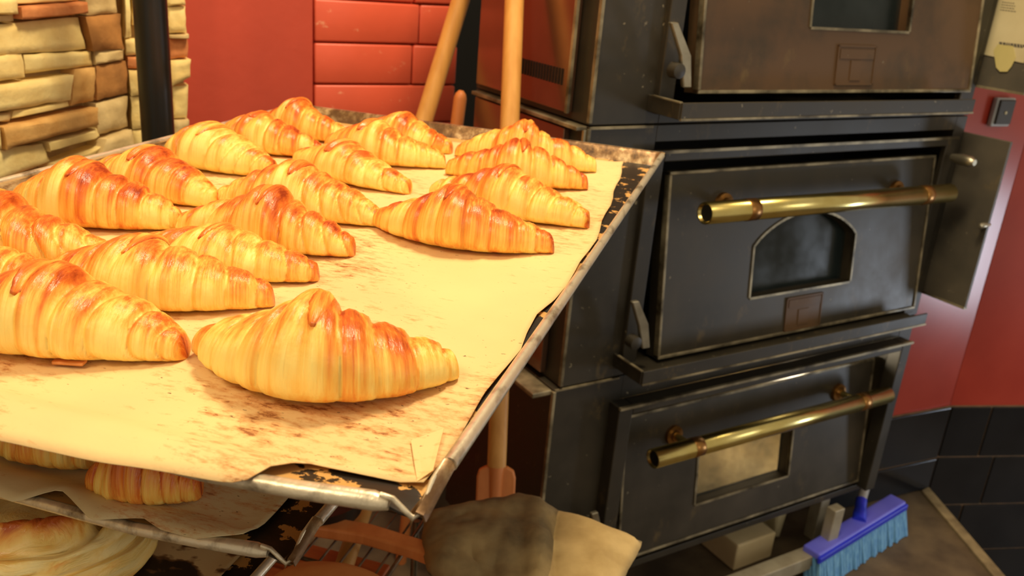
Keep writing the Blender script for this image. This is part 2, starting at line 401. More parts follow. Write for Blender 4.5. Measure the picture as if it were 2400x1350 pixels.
# return of the stone wall, then the red wall with its painted bricks
ca = at_pl(290, 0, pL, TX); cx = float(np.dot(ca, OX)); cy = float(np.dot(ca, OY))
wb0 = wallbox('wall_back_return', cx-.02, at_pl(441, 100, Ow(0, cy, 0), OY).dot(OX)-.004, cy+.030, cy+.16, FL, 1.6, 'mortar')
def RW(x, y):
    p = at_pl(x, y, Ow(0, cy, 0), OY); return (float(np.dot(p, OX)), float(p[2]-GZ))
planeR = lambda s, z, d: (s, cy - d, z)
ret = [([(292, -14), (306, -14), (309, 88), (294, 90)], 'stone_cream'), ([(310, -14), (388, -14), (390, 60), (312, 60)], 'stone_cream'),
 ([(391, -20), (431, -22), (434, 12), (391, 14)], 'stone_cream'), ([(391, 17), (435, 15), (438, 76), (394, 79)], 'stone_cream'),
 ([(396, 82), (442, 79), (443, 90), (396, 90)], 'stone_grey'), ([(397, 93), (443, 92), (444, 136), (399, 140)], 'stone_orange'),
 ([(400, 143), (446, 140), (447, 180), (402, 202)], 'stone_cream'), ([(403, 206), (444, 200), (442, 277), (408, 280)], 'stone_cream'),
 ([(408, 283), (444, 281), (445, 330), (410, 335)], 'stone_grey'), ([(411, 337), (445, 333), (446, 400), (412, 405)], 'stone_cream'),
 ([(296, 93), (392, 90), (394, 128), (298, 131)], 'stone_cream'), ([(299, 134), (395, 131), (397, 160), (301, 162)], 'stone_orange'),
 ([(302, 165), (398, 163), (401, 222), (306, 224)], 'stone_cream'), ([(307, 228), (402, 225), (406, 300), (311, 305)], 'stone_cream'), ([(311, 308), (407, 303), (409, 380), (316, 385)], 'stone_cream')]
for i, (q, mt) in enumerate(ret): stone(wb0, [RW(*p) for p in q], planeR, mt, random.Random(i+50).uniform(-.006, .006), 200+i)
for i in range(7):
    z0 = RW(391, -24)[1]+.004+i*.06; xr = RW(431, 0)[0]
    stone(wb0, [(cx, z0+.056), (xr, z0+.056), (xr, z0), (cx, z0)], planeR, mats_s[i % 5], 0, 240+i)
YB = 1.635
def BW(x, y, d=YB):
    p = at_pl(x, y, Ow(0, d, 0), OY); return (float(np.dot(p, OX)), float(p[2]-GZ))
xl = BW(446, 100)[0]-.012; xm = BW(735, 60)[0]; xr = BW(1066, 200)[0]
wb = wallbox('wall_back', xl-.03, xr-.004, YB+.012, YB+.16, FL, 1.6, 'red_plaster')
pl = wallbox('wall_back_plaster', xl-.03, xm-.004, YB-.006, YB+.013, FL, 1.6, 'red_plaster')
j = [BW(900, 5)[1], BW(900, 97)[1], BW(900, 195)[1], BW(900, 290)[1]]; ch = (j[0]-j[3])/3
rb = random.Random(3)
for r in range(-3, 5):
    zt_ = j[0] - r*ch + .0; off = {0: BW(982, 40)[0]-xm}.get(r, rb.choice([.13, .255, .20]))
    xs = [xm, xm+off]
    if xm+off < xr-.06: xs.append(xr)
    else: xs[-1] = xr
    for a, b in zip(xs[:-1], xs[1:]):
        bm = bmesh.new(); bbox_bm(bm, a+.001, b-.001, YB-rb.uniform(.003, .006), YB+.014, zt_-ch+.002, zt_-.001, .0035)
        for v in bm.verts: v.co += Vector((0, 0, noise.noise(v.co*14)*.002))
        o = from_bm('brick', bm, 'red_brick_paint', wb, True)
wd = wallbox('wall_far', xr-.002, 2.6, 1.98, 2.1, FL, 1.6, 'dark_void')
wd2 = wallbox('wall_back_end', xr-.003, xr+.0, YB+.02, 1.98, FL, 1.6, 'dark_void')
# ------------------------------------------------------------------ the oven
oven = thing('deck_oven', 'black three-deck bread oven with brass-handled doors', 'oven', MO @ Matrix.Translation((0, 0, FL)))
OZ = -FL  # child z offset inside the oven frame
XL, XR, YF, YD = .769, 1.70, 1.05, 1.40
Z3, Z2, Z1, ZT = -1.085, -.654, -.222, .24
def ob(name, x0, x1, y0, y1, z0, z1, mat, bev=.002, parent=None):
    return box(name, x0, x1, y0, y1, z0+OZ, z1+OZ, mat, parent or oven, bev)
# deck bodies with a front opening (left post, right post, top and bottom rails, back)
def deck(z0, z1, ox0, ox1, oz0, oz1, xl, xr):
    bm = bmesh.new()
    for q in [(xl, ox0, YF, YD, z0, z1), (ox1, xr, YF, YD, z0, z1), (ox0, ox1, YF, YD, z0, oz0), (ox0, ox1, YF, YD, oz1, z1), (ox0, ox1, YF+.26, YD, oz0, oz1)]:
        bbox_bm(bm, q[0], q[1], q[2], q[3], q[4]+OZ, q[5]+OZ, .0012)
    return from_bm('deck_body', bm, 'black_enamel', oven)
deck(Z1+.001, ZT, .90, 1.665, -.20, .16, XL, XR)
deck(Z2+.001, Z1-.001, .90, 1.665, -.63, -.25, XL, XR)
deck(Z3, Z2-.001, .90, 1.655, -1.07, -.70, XL-.012, XR-.002)
for z0, z1 in ((-.20, .16), (-.63, -.25), (-1.07, -.70)):
    ob('oven_chamber', .902, 1.653, YF+.235, YF+.258, z0+.003, z1-.003, 'recess_black', 0)
# worn bright corner trims
for z0, z1, x in ((Z1, ZT, XL), (Z2, Z1, XL), (Z3, Z2, XL-.012)):
    ob('corner_trim', x-.0025, x+.0035, YF-.0035, YF+.004, z0+.004, z1-.004, 'worn_edge', .001)
ob('seam_strip', XL, .89, YF-.003, YF+.002, Z1-.005, Z1-.0015, 'worn_edge', 0)
ob('seam_strip', XL-.01, .89, YF-.003, YF+.002, Z2-.004, Z2-.001, 'worn_edge', 0)
ob('deck_ledge', XL-.050, XL-.0125, YF+.004, YD-.02, Z2-.012, Z2-.003, 'worn_edge', .002)
# left side panels
for z0, z1 in ((Z1+.012, ZT-.02), (Z2+.01, Z1-.012)):
    sp_ = ob('side_panel', XL-.012, XL-.001, YF+.045, YD-.02, z0, z1, 'side_panel_metal', .001)
    if z0 > Z1:
        for k in range(16): box('vent_slot', XL-.0135, XL-.0115, YF+.062+.0082*k, YF+.0655+.0082*k, -.172+OZ, -.148+OZ, 'recess_black', sp_, 0)
    else:
        for k in range(3): lathe('screw_hole', [(.007, XL-.0135), (.007, XL-.011)], 'recess_black', sp_, 12, 'x', (0, YF+.075+.06*k, -.262+OZ))
        for k in range(14): box('vent_slot', XL-.0135, XL-.0115, YF+.075+.0085*k, YF+.0785+.0085*k, -.315+OZ, -.295+OZ, 'recess_black', sp_, 0)
ob('side_trim', XL-.016, XL-.011, YF+.038, YF+.044, Z1+.012, ZT, 'worn_edge', 0)
ob('side_ledge', XL-.020, XL-.001, YF+.002, YD-.02, Z1-.007, Z1-.001, 'worn_edge', .001)
ob('front_trim', XL-.007, XL-.002, YF+.0, YF+.006, Z1-.14, Z1-.006, 'bare_steel', .001)
def quadplane(zc, y0): pass
def door(zb, yb, hgt, mat, win, plate, x0=.945, x1=1.637, lean=.115, handle=None, arch=False):
    """a leaning front door: local u along X, w along the leaning height, origin at the lower left front corner"""
    c, s = math.cos(lean), math.sin(lean)
    M = Matrix(((1, 0, 0, x0), (0, c, s, yb), (0, -s, c, zb+OZ), (0, 0, 0, 1)))   # local axes X, normal, up
    W = x1-x0; T = .03
    d = bpy.data.objects.new('door', None)
    # door leaf with window hole
    u0_, u1_, v0, v1, pk = win
    out = [(0, 0), (W, 0), (W, hgt), (0, hgt)]
    hole = [(u0_, v0), (u1_, v0), (u1_, v1)]
    na = 22
    for i in range(1, na): 
        t = i/na; hole.append((u1_+(u0_-u1_)*t, v1+(pk-v1)*(4*t*(1-t))**.85 if arch else v1))
    hole.append((u0_, v1))
    bm = bmesh.new()
    def ringv(pts, y): return [bm.verts.new((p[0], y, p[1])) for p in pts]
    fo, fi, bo, bi = ringv(out, 0), ringv(hole, 0), ringv(out, T), ringv(hole, T)
    def fan(o_, h_):
        n = len(h_)
        # connect corners to hole vertices
        c0, c1, c2, c3 = o_
        bm.faces.new((c0, c1, h_[1], h_[0])); bm.faces.new((c1, c2, h_[2], h_[1]))
        bm.faces.new((c3, c0, h_[0], h_[n-1]))
        mid = (2+n-1)//2
        for k in range(2, mid): bm.faces.new((c2, h_[k+1], h_[k]))
        bm.faces.new((c2, c3, h_[mid]))
        for k in range(mid, n-1): bm.faces.new((c3, h_[k+1], h_[k]))
    fan(fo, fi); fan(bo, bi)
    for a, b in ((fo, bo), (fi, bi)):
        for k in range(len(a)): bm.faces.new((a[k], a[(k+1) % len(a)], b[(k+1) % len(b)], b[k]))
    leaf = from_bm('door', bm, mat, oven); leaf.matrix_local = M
    e = .0045
    for q in ((0, W, hgt-e, hgt+.001), (0, W, -.001, e)): box('edge_trim', q[0], q[1], -.003, .010, q[2], q[3], 'worn_edge', leaf, .001)
    for q in ((-.001, e), (W-e, W+.001)): box('edge_trim', q[0], q[1], -.003, .010, e, hgt-e, 'worn_edge', leaf, .001)
    if win[5:] == (): pass
    # window frame rim
    pts = [Vector((p[0], -.002, p[1])) for p in hole] + [Vector((hole[0][0], -.002, hole[0][1]))]
    bm = bmesh.new(); cx_, cz_ = (u0_+u1_)/2, (v0+v1)/2
    for a, b in zip(pts[:-1], pts[1:]):
        dd = (b-a).normalized(); nn = Vector((dd.z, 0, -dd.x)); wv = .0045
        vs = []
        for p in (a-dd*.001, b+dd*.001):
            for q in ((0, 0), (wv, 0), (wv, .008), (0, .008)): vs.append(bm.verts.new((p.x+nn.x*q[0], p.y+q[1], p.z+nn.z*q[0])))
        for k in range(4): bm.faces.new((vs[k], vs[(k+1) % 4], vs[4+(k+1) % 4], vs[4+k]))
        bm.faces.new(vs[:4]); bm.faces.new(vs[4:][::-1])
    from_bm('window_rim', bm, 'worn_edge', leaf)
    n = len(hole); yy = .022
    V = [(p[0], yy, p[1]) for p in hole] + [(p[0], yy+.004, p[1]) for p in hole]
    Fc = [tuple(range(n)), tuple(range(2*n-1, n-1, -1))] + [(i, (i+1) % n, (i+1) % n+n, i+n) for i in range(n)]
    mesh_obj('window_glass', V, Fc, 'oven_glass', leaf)
    if plate:
        pu, pv, pw, phh, pm = plate
        p = box('name_plate', pu, pu+pw, -.0015, .001, pv, pv+phh, pm, leaf, .0005)
        for q in ((0, pw, phh-.003, phh), (0, pw, 0, .003), (0, .003, 0, phh), (pw-.003, pw, 0, phh), (.006, pw-.006, phh*.66, phh*.90), (pw*.36, pw*.64, phh*.12, phh*.62)):
            box('embossing', pu+q[0], pu+q[1], -.003, 0, pv+q[2], pv+q[3], pm, leaf, 0)
    return leaf, M
def inplane(x, y, M, off=0):
    """point of the door plane seen along one line of sight -> local u, w"""
    Mw = oven.matrix_world @ M; o = Mw.translation; nrm = Vector((Mw[0][1], Mw[1][1], Mw[2][1])); o = o + nrm*off
    d = Vector(ray(x, y)); c = Vector((0, 0, GZ)); t = (o-c).dot(nrm)/d.dot(nrm); p = Mw.inverted() @ (c+d*t); return p.x, p.z
bpy.context.view_layer.update()
def brass_handle(leaf, M, pL, pR, cL, cR, rL, rR, standoff, r=.0155):
    a = inplane(*pL, M, -standoff); b = inplane(*pR, M, -standoff); ca = inplane(*cL, M, -standoff); cb = inplane(*cR, M, -standoff)
    za = (a[1]+b[1])/2
    A, B = Vector((a[0], -standoff, a[1])), Vector((b[0], -standoff, b[1]))
    h = tube('handle', [A, B], r, 'brass', leaf, 28, caps=False)
    d = (B-A).normalized()
    tube('handle_bore', [A+d*.004, A+d*.0045], r*.86, 'recess_black', h, 24); tube('handle_bore', [B-d*.0045, B-d*.004], r*.86, 'recess_black', h, 24)
    md = h.modifiers.new('s', 'SOLIDIFY'); md.thickness = .0025; md.offset = -1
    for cc, rr in ((ca, rL), (cb, rR)):
        t = (cc[0]-A.x)/(B.x-A.x); c = A + (B-A)*t
        tube('collar', [c-d*.013, c-d*.011, c+d*.011, c+d*.013], [r+.001, r+.0032, r+.0032, r+.001], 'dull_brass', h, 24)
        tube('bracket', [c, Vector((c.x, -standoff*.5, c.z)), Vector((c.x, -.006, c.z))], [.007, .006, .008], 'brass', h, 14)
        lathe('rosette', [(.0, -.012), (.010, -.011), (.012, -.007), (.019, -.006), (.020, -.001), (.020, .0)], 'dull_brass', h, 24, 'y', (c.x, 0, c.z))
    return h
# door 2 (middle)
l2, Md2 = door(-.618, 1.0215, .318, 'door_enamel', (.208, .475, .083, .176, .228), None, arch=True)
u, v = inplane(1835, 778, Md2); 
for nm in (0,):
    p = box('name_plate', u, u+.098, -.0015, .001, v, v+.066, 'dull_brass', l2, .0005)
    p.data.materials[0] = MATS['brown_door_enamel']
    for q in ((0, .098, .063, .066), (0, .098, 0, .003), (0, .003, 0, .066), (.095, .098, 0, .066), (.006, .092, .046, .061), (.034, .062, .010, .040)):
        box('embossing', u+q[0], u+q[1], -.003, 0, v+q[2], v+q[3], 'brown_door_enamel', l2, 0)
brass_handle(l2, Md2, (1652, 500), (2225, 452), (1757, 491), (2165, 457), None, None, .062)
# door 3 (bottom)
l3, Md3 = door(-1.057, 1.048, .298, 'door_enamel', (.19, .452, .072, .205, .2), None)
brass_handle(l3, Md3, (1530, 1075), (2080, 925), (1630, 1049), (2020, 941), None, None, .062)
# door 1 (top)
l1, Md1 = door(-.170, 1.0215, .33, 'brown_door_enamel', (.235, .485, .105, .26, .2), (.305, .012, .098, .066, 'brown_door_enamel'))
brass_handle(l1, Md1, (1660, -215), (2235, -215), (1757, -215), (2165, -215), None, None, .062)
# lit baking stone inside the lower chamber
ob('baking_stone', .96, 1.60, 1.09, 1.27, -1.06, -1.005, 'baked_stone', .002)
ob('liner', .92, 1.64, 1.272, 1.283, -1.02, -.72, 'canvas', 0)
lp = bpy.data.lights.new('oven_lamp', 'POINT'); lp.energy = 2.6; lp.color = (1, .86, .62); lp.shadow_soft_size = .03
lo_ = bpy.data.objects.new('oven_lamp', lp); col.objects.link(lo_); lo_.location = tuple(Ow(1.45, 1.15, -.76))
# raised frames round the openings
def doorframe(x0, x1, z0, z1, t, y0, mat='black_enamel'):
    bm = bmesh.new()
    for q in ((x0, x0+t, z0, z1), (x1-t, x1, z0, z1), (x0+t, x1-t, z1-t*.6, z1)): bbox_bm(bm, q[0], q[1], y0, YF+.002, q[2]+OZ, q[3]+OZ, .002)
    return from_bm('door_frame', bm, mat, oven)
doorframe(.878, 1.665, -1.07, -.700, .030, 1.022)
f2 = doorframe(.885, 1.668, -.64, -.262, .03, 1.040)
doorframe(.885, 1.668, -.205, .20, .03, 1.038)
ob('frame_trim', .878, 1.665, 1.018, 1.024, -.704, -.699, 'worn_edge', 0)
ob('frame_trim', .885, 1.668, 1.036, 1.041, -.266, -.261, 'worn_edge', 0)
# crumb ledges under the upper doors (a bent channel each)
def ledge(zt_, zb_, x0, x1, y0):
    bm = bmesh.new()
    bbox_bm(bm, x0, x1, y0, YF, zb_+OZ, zb_+.006+OZ, .001); bbox_bm(bm, x0, x1, y0-.003, y0+.001, zb_+OZ, zt_+OZ, .001)
    bbox_bm(bm, x0-.002, x0+.002, y0, YF, zb_+OZ, zt_+OZ, .001)
    o = from_bm('crumb_ledge', bm, 'black_enamel', oven)
    box('ledge_trim', x0, x1, y0-.0045, y0, zb_+OZ-.001, zb_+OZ+.002, 'worn_edge', o, 0)
    box('ledge_trim', x0-.003, x0+.002, y0, YF-.01, zt_+OZ-.001, zt_+OZ+.001, 'worn_edge', o, 0)
    return o
ledge(-.176, -.201, .875, 1.585, .975)
ledge(-.608, -.632, .875, 1.612, .975)
# hinge arms with a round pivot
def arm(top, mid, bot, kn):
    Y = 1.012
    P = [at_pl(*p, Ow(0, Y, 0), OY) for p in (top, mid, bot)]
    loc = [Vector((np.dot(p, OX), Y, p[2])) for p in P]
    V, Fc = [], []
    wv = [.007, .010, .008]
    for p, ww in zip(loc, wv):
        for dx, dy in ((-ww, -.004), (ww, -.004), (ww, .004), (-ww, .004)): V.append((p.x+dx, p.y+dy, p.z))
    for i in range(2):
        for k in range(4): Fc.append((i*4+k, i*4+(k+1) % 4, i*4+4+(k+1) % 4, i*4+4+k))
    Fc += [(3, 2, 1, 0), (8, 9, 10, 11)]
    a = mesh_obj('hinge_arm', V, Fc, 'bare_steel', oven); md = a.modifiers.new('b', 'BEVEL'); md.width = .0015
    kp = at_pl(*kn, Ow(0, Y, 0), OY)
    lathe('pivot', [(.004, -.012), (.011, -.010), (.012, .006), (.005, .01)], 'black_enamel', a, 18, 'y', (np.dot(kp, OX), Y, kp[2]))
arm((1578, 52), (1605, 130), (1608, 205), (1583, 165)); arm((1487, 705), (1506, 760), (1512, 815), (1483, 800)); arm((1392, 1200), (1398, 1245), (1410, 1290), (1380, 1290))
# control compartment flaps standing open at the right
def flap(z0, z1, note):
    fl_ = ob('control_flap', 1.706, 1.714, .955, 1.066, z0, z1, 'grey_plate', .001)
    box('edge_trim', 1.7045, 1.7155, .955, 1.064, z0-.0015+OZ, z0+.003+OZ, 'worn_edge', fl_, 0)
    return fl_
fa = flap(-.604, -.256, False)
lathe('flap_knob', [(.003, 1.672), (.006, 1.676), (.006, 1.688), (.003, 1.707)][0:4], 'bare_steel', fa, 14, 'x', (.012, .958, -.424+OZ))
fb = flap(-.165, .20, True)
ob('flap_hinge', 1.700, 1.712, 1.060, 1.075, -.60, -.26, 'recess_black', .001)
ob('flap_hinge', 1.700, 1.712, 1.060, 1.075, -.165, .2, 'recess_black', .001)
lathe('door_catch', [(.006, -.02), (.011, -.012), (.011, .01), (.007, .03)], 'bare_steel', oven, 14, 'y', (1.648, 1.0, -.30+OZ))
# stand below the oven
ob('stand_rail', .72, 1.560, 1.000, 1.035, -1.215, -1.180, 'stand_steel', .002)
ob('stand_leg', 1.60, 1.63, 1.10, 1.13, FL+.001, Z3-.001, 'stand_steel', .002)
ob('stand_leg', 1.526, 1.558, 1.010, 1.034, -1.180, Z3-.001, 'stand_steel', .002)
ob('stand_leg', .78, .81, 1.040, 1.070, FL+.001, Z3-.001, 'stand_steel', .002)
ob('stand_leg', .78, .81, YD-.05, YD-.02, FL+.001, Z3-.001, 'stand_steel', .002)
ob('stand_leg', 1.60, 1.63, YD-.05, YD-.02, FL+.001, Z3-.001, 'stand_steel', .002)
# note taped to the upper flap
ntp = thing('paper_note', 'yellowed paper note taped to the open upper oven flap', 'note', MO)
def NP(x, y):
    p = at_pl(x, y, Ow(1.7055, 0, 0), OX); return (np.dot(p, OY), p[2]-GZ)
q = [(2347, -30), (2307, 128), (2400, 148), (2460, -10)]
V = [(1.7052, *NP(*p)) for p in q] + [(1.7042, *NP(*p)) for p in q]
mesh_obj('sheet', V, [(0, 1, 2, 3), (7, 6, 5, 4), (0, 4, 5, 1), (1, 5, 6, 2), (2, 6, 7, 3), (3, 7, 4, 0)], 'note_paper', ntp)
q = [(2330, 118), (2336, 158), (2345, 168), (2362, 168), (2372, 156), (2382, 135), (2376, 108), (2340, 104)]
V = [(1.7040, *NP(*p)) for p in q] + [(1.7034, *NP(*p)) for p in q]; n = 8
mesh_obj('tape', V, [tuple(range(n)), tuple(range(2*n-1, n-1, -1))] + [(i, i+n, (i+1) % n+n, (i+1) % n) for i in range(n)], 'tape', ntp)
rn = random.Random(2)
for (y_, xa, xb, hgt_) in ((98, 2343, 2400, 3.5), (104, 2352, 2398, 2)) + tuple((4+6*i, 2350-i*1.5, 2378, 1.2) for i in range(4)):
    x = xa
    while x < xb:
        ww = rn.uniform(3, 7)*(1 if hgt_ > 2 else .8)
        qq = [(x, y_+(x-xa)*.12), (x+ww, y_+(x+ww-xa)*.12), (x+ww, y_+hgt_*1.6+(x+ww-xa)*.12), (x, y_+hgt_*1.6+(x-xa)*.12)]
        V = [(1.70405, *NP(*p)) for p in qq] + [(1.7039, *NP(*p)) for p in qq]
        mesh_obj('print_mark', V, [(0, 1, 2, 3), (7, 6, 5, 4), (0, 4, 5, 1), (1, 5, 6, 2), (2, 6, 7, 3), (3, 7, 4, 0)], 'ink', ntp); x += ww+1.6
# ------------------------------------------------------------------ peels and sticks by the oven
def wp(p): return Vector(p)
p1t = at_d(1214, -220, 1.33); p1m = at_d(1168, 930, 1.37); p1b = at_d(1164, 1092, 1.375)
dr = (p1m-p1t)/np.linalg.norm(p1m-p1t)
pe = thing('baker_peel', 'long pale wooden baguette peel standing against the oven side', 'peel', Matrix.Translation(Vector((p1b[0], p1b[1], 0))))
sh = lambda p: Vector(p) - Vector((p1b[0], p1b[1], 0))
tube('handle', [sh(p1t), sh(p1b)], .0148, 'pale_wood', pe, 24)
foot = p1b + dr*((p1b[2]-.004)/-dr[2])
xa = Vector(RT); ya = Vector(dr).cross(xa).normalized(); xa = ya.cross(Vector(dr)).normalized()
V, Fc = [], []; hw = .0305; Lh = (Vector(foot)-Vector(p1b)).length
prof = [(-hw*.55, -.0), (-hw*.9, .006), (-hw, .018), (-hw, Lh-.02), (-hw*.8, Lh), (hw*.8, Lh), (hw, Lh-.02), (hw, .018), (hw*.9, .006), (hw*.55, 0)]
for y in (-.006, .006):
    for a, t in prof: V.append(sh(p1b) + xa*a + Vector(dr)*t + ya*y)
n = len(prof); Fc = [tuple(range(n)), tuple(range(2*n-1, n-1, -1))] + [(i, i+n, (i+1) % n+n, (i+1) % n) for i in range(n)]
hd = mesh_obj('blade', V, Fc, 'orange_wood', pe); md = hd.modifiers.new('b', 'BEVEL'); md.width = .003; md.segments = 2
tube('blade_rib', [sh(p1b)-Vector(dr)*.01, sh(p1b)+Vector(dr)*.1, sh(p1b)+Vector(dr)*(Lh-.03)], [.0135, .009, .004], 'orange_wood', pe, 16)
a = at_d(1123, -140, 1.56); b = at_d(988, 300, 1.60); dd = (b-a)/np.linalg.norm(b-a); f_ = b + dd*((b[2]-.0)/-dd[2])
tag(tube('broomstick', [a, f_], .0165, 'pale_wood', None, 20), 'slanting pale wooden pole leaning in front of the red brick wall', 'pole')
a = at_d(1081, 212, 1.58); b = at_d(1071, 290, 1.60); dd = (b-a)/np.linalg.norm(b-a); f_ = b + dd*(b[2]/-dd[2])
tag(tube('short_stick', [a-dd*.0, a+dd*.006, a+dd*.014, f_], [.004, .0095, .0118, .0118], 'orange_wood', None, 20), 'short round-ended wooden stick by the end of the brick wall', 'stick')
# ------------------------------------------------------------------ broom on the floor
zb = FL+.075
A = at_z(1908, 1302, zb); B = at_z(2112, 1178, zb)
bx = (B-A); Lb = np.linalg.norm(bx); bx /= Lb; by = np.cross(ZZ, bx)
Mb = frame((bx, by, ZZ), (A[0], A[1], 0))
br = thing('broom', 'blue broom with light blue bristles on the floor by the oven', 'broom', Mb)
Z0 = A[2]
box('head_block', 0, Lb, -.012, .030, Z0-.008, Z0+.010, 'violet_plastic', br, .004)
box('head_edge', -.004, Lb+.002, -.018, -.010, Z0-.012, Z0+.004, 'blue_plastic', br, .003)
nb, V, Fc = 46, [], []
rn = random.Random(8)
for j_ in range(4):
    for i in range(nb):
        x = .004 + (Lb-.008)*i/(nb-1); y = -.012+j_*.012; sx_, sy_ = rn.uniform(-.004, .004), -.018+rn.uniform(-.004, .004)
        b0 = len(V); r1, r2 = .0046, .0056
        for (zz_, rr, ox_, oy_) in ((Z0-.006, r1, 0, 0), (.002, r2, sx_, sy_)):
            for k in range(4): V.append((x+ox_+rr*math.cos(k*1.57+.78), y+oy_+rr*math.sin(k*1.57+.78), zz_))
        Fc += [(b0+k, b0+(k+1) % 4, b0+4+(k+1) % 4, b0+4+k) for k in range(4)] + [(b0+4, b0+5, b0+6, b0+7)]
bro = mesh_obj('bristles', V, Fc, 'bristle_blue', br); bro['kind'] = 'stuff'
Mi = Mb.inverted()
h0 = Mi @ Vector(at_z(2008, 1222, FL+.08)); h1 = Mi @ Vector(at_z(2019, 1172, -1.146)); 
h2 = h1 + (h1-h0).normalized()*.03
h0 = Vector((h0.x, .010, Z0+.008))
dirh = (h1-h0).normalized()
tube('socket', [h0, h0+dirh*.03, h0+dirh*.032, h1], [.016, .015, .013, .013], 'blue_plastic', br, 18)
P2 = Mi @ Vector(at_z(2041, 1098, -1.120))
tube('pole', [h1, P2, P2+(P2-h1).normalized()*.06], .011, 'grey_plastic', br, 18)
# ------------------------------------------------------------------ clutter under the oven
cb = box('cardboard_box', 1.34, 1.46, 1.10, 1.24, FL+.001, FL+.07, 'cream_board', None, .004, MO); cb.matrix_world = MO
tag(cb, 'cream cardboard box on the floor under the oven', 'box')
cr_ = box('dough_scraper', 1.50, 1.55, 1.14, 1.24, FL+.001, FL+.10, 'note_paper', None, .01); cr_.matrix_world = MO
cr_.name = 'crumpled_bag'; 
for v in cr_.data.vertices: v.co += noise.noise_vector(v.co*18)*.02
tag(cr_, 'crumpled pale bag beside the cardboard box under the oven', 'bag')
# ------------------------------------------------------------------ low bench right of the trays: wire rack, canvas bag, sticks
ZR = -.70
wk = thing('wire_rack', 'wire cooling rack standing below the trays beside the oven', 'rack', Matrix(MT) @ Matrix.Translation((0, 0, FL)))
def TT(x, y, z):
    p = at_z(x, y, z) - C0; return float(np.dot(p, TX)), float(np.dot(p, TY))
ra, rbb = TT(1032, 1222, ZR)
def wt(name, p, q_, r, par=wk): return tube(name, [(p[0], p[1], p[2]+OZ), (q_[0], q_[1], q_[2]+OZ)], r, 'wire', par, 8)
fb0 = rbb-.46
wt('rack_frame', (ra-.56, rbb, ZR), (ra, rbb, ZR), .0042); wt('rack_frame', (ra-.02, rbb, ZR), (ra-.02, fb0, ZR), .003)
for t in (.13, .145, .30): wt('cross_wire', (ra-.56, rbb-t, ZR-.003), (ra-.02, rbb-t, ZR-.003), .0028)
for k in range(22): wt('rack_wire', (ra-.035-k*.024, rbb, ZR), (ra-.035-k*.024, fb0, ZR), .0016)
for (x, y) in ((ra-.03, rbb-.01), (ra-.54, rbb-.01), (ra-.03, fb0+.01), (ra-.54, fb0+.01)): wt('rack_leg', (x, y, ZR), (x, y, FL+.001), .005)
crt = thing('wooden_crate', 'reddish wooden crate showing through the wire rack', 'crate', Matrix(MT) @ Matrix.Translation((0, 0, FL)))
for k in range(7): box('slat', ra-.50, ra-.055, rbb-.44+k*.060, rbb-.44+k*.060+.048, ZR-.075+OZ, ZR-.062+OZ, 'red_wood', crt, .002)
for s in (ra-.50, ra-.075): box('side_board', s, s+.018, rbb-.44, rbb-.032, .001, ZR-.076+OZ, 'red_wood', crt, .002)
box('front_board', ra-.480, ra-.077, rbb-.44, rbb-.425, .001, ZR-.076+OZ, 'red_wood', crt, .002)
# flat curved wooden handle lying across the wires
pp = [at_z(*p, ZR+.012) for p in ((740, 1232), (860, 1252), (980, 1288), (1060, 1328), (1090, 1343), (1118, 1352))]
wv = [.017, .016, .015, .009, .007, .006]
V, Fc = [], []
for i, p in enumerate(pp):
    d = pp[min(i+1, 5)]-pp[max(i-1, 0)]; d /= np.linalg.norm(d); nn = np.cross(ZZ, d)
    for sx_, sz_ in ((-1, -1), (1, -1), (1, 1), (-1, 1)): V.append(p + nn*wv[i]*sx_*.8 + ZZ*.008*sz_)
for i in range(5):
    for k in range(4): Fc.append((i*4+k, i*4+(k+1) % 4, i*4+4+(k+1) % 4, i*4+4+k))
Fc += [(3, 2, 1, 0), (20, 21, 22, 23)]
o = mesh_obj('wooden_paddle', V, Fc, 'red_wood'); md = o.modifiers.new('b', 'BEVEL'); md.width = .003; md.segments = 2
o.data.materials[0] = MATS['orange_wood']; tag(o, 'reddish wooden paddle lying across the wire rack', 'paddle')
a = at_z(862, 1165, ZR-.045); b = at_z(800, 1345, ZR-.045)
tag(tube('wooden_stick', [a, b], .0125, 'stick_wood', None, 16), 'pale straight stick under the wires of the rack', 'stick')
pc_ = at_z(745, 1165, ZR+.022)
pn = lathe('black_pan', [(.05, .001), (.058, .006), (.062, .030), (.0605, .030), (.056, .008), (.048, .004)], 'black_post', None, 40, 'z')
pn.location = (pc_[0], pc_[1], pc_[2]-.020); tag(pn, 'small black round pan on the wire rack, mostly under the middle tray', 'pan')
# bread loaf
def blob(name, c, rx, ry, rz, mat, M, seed=1, amp=.05, n=28):
    V, Fc = [], []
    for i in range(n+1):
        th = math.pi*i/n
        for k in range(2*n):
            ph = math.pi*k/n; v = Vector((math.sin(th)*math.cos(ph), math.sin(th)*math.sin(ph), math.cos(th)))
            f = 1+amp*noise.noise(v*2.2+Vector((seed, 0, 0)))
            z = v.z*rz*f; z = max(z, -rz*.45)
            V.append((c[0]+v.x*rx*f, c[1]+v.y*ry*f, c[2]+z))
    for i in range(n):
        for k in range(2*n): q_ = (k+1) % (2*n); Fc.append((i*2*n+k, (i+1)*2*n+k, (i+1)*2*n+q_, i*2*n+q_))
    o = mesh_obj(name, V, Fc, mat, None, True); o.matrix_world = M; return o
lf = at_z(790, 1392, ZR+.03) - C0
bl = blob('bread_loaf', (float(np.dot(lf, TX)), float(np.dot(lf, TY)), ZR+.0175), .085, .05, .035, 'bread_crust', MT, 3)
tag(bl, 'tan round bread loaf on the front of the wire rack', 'bread')
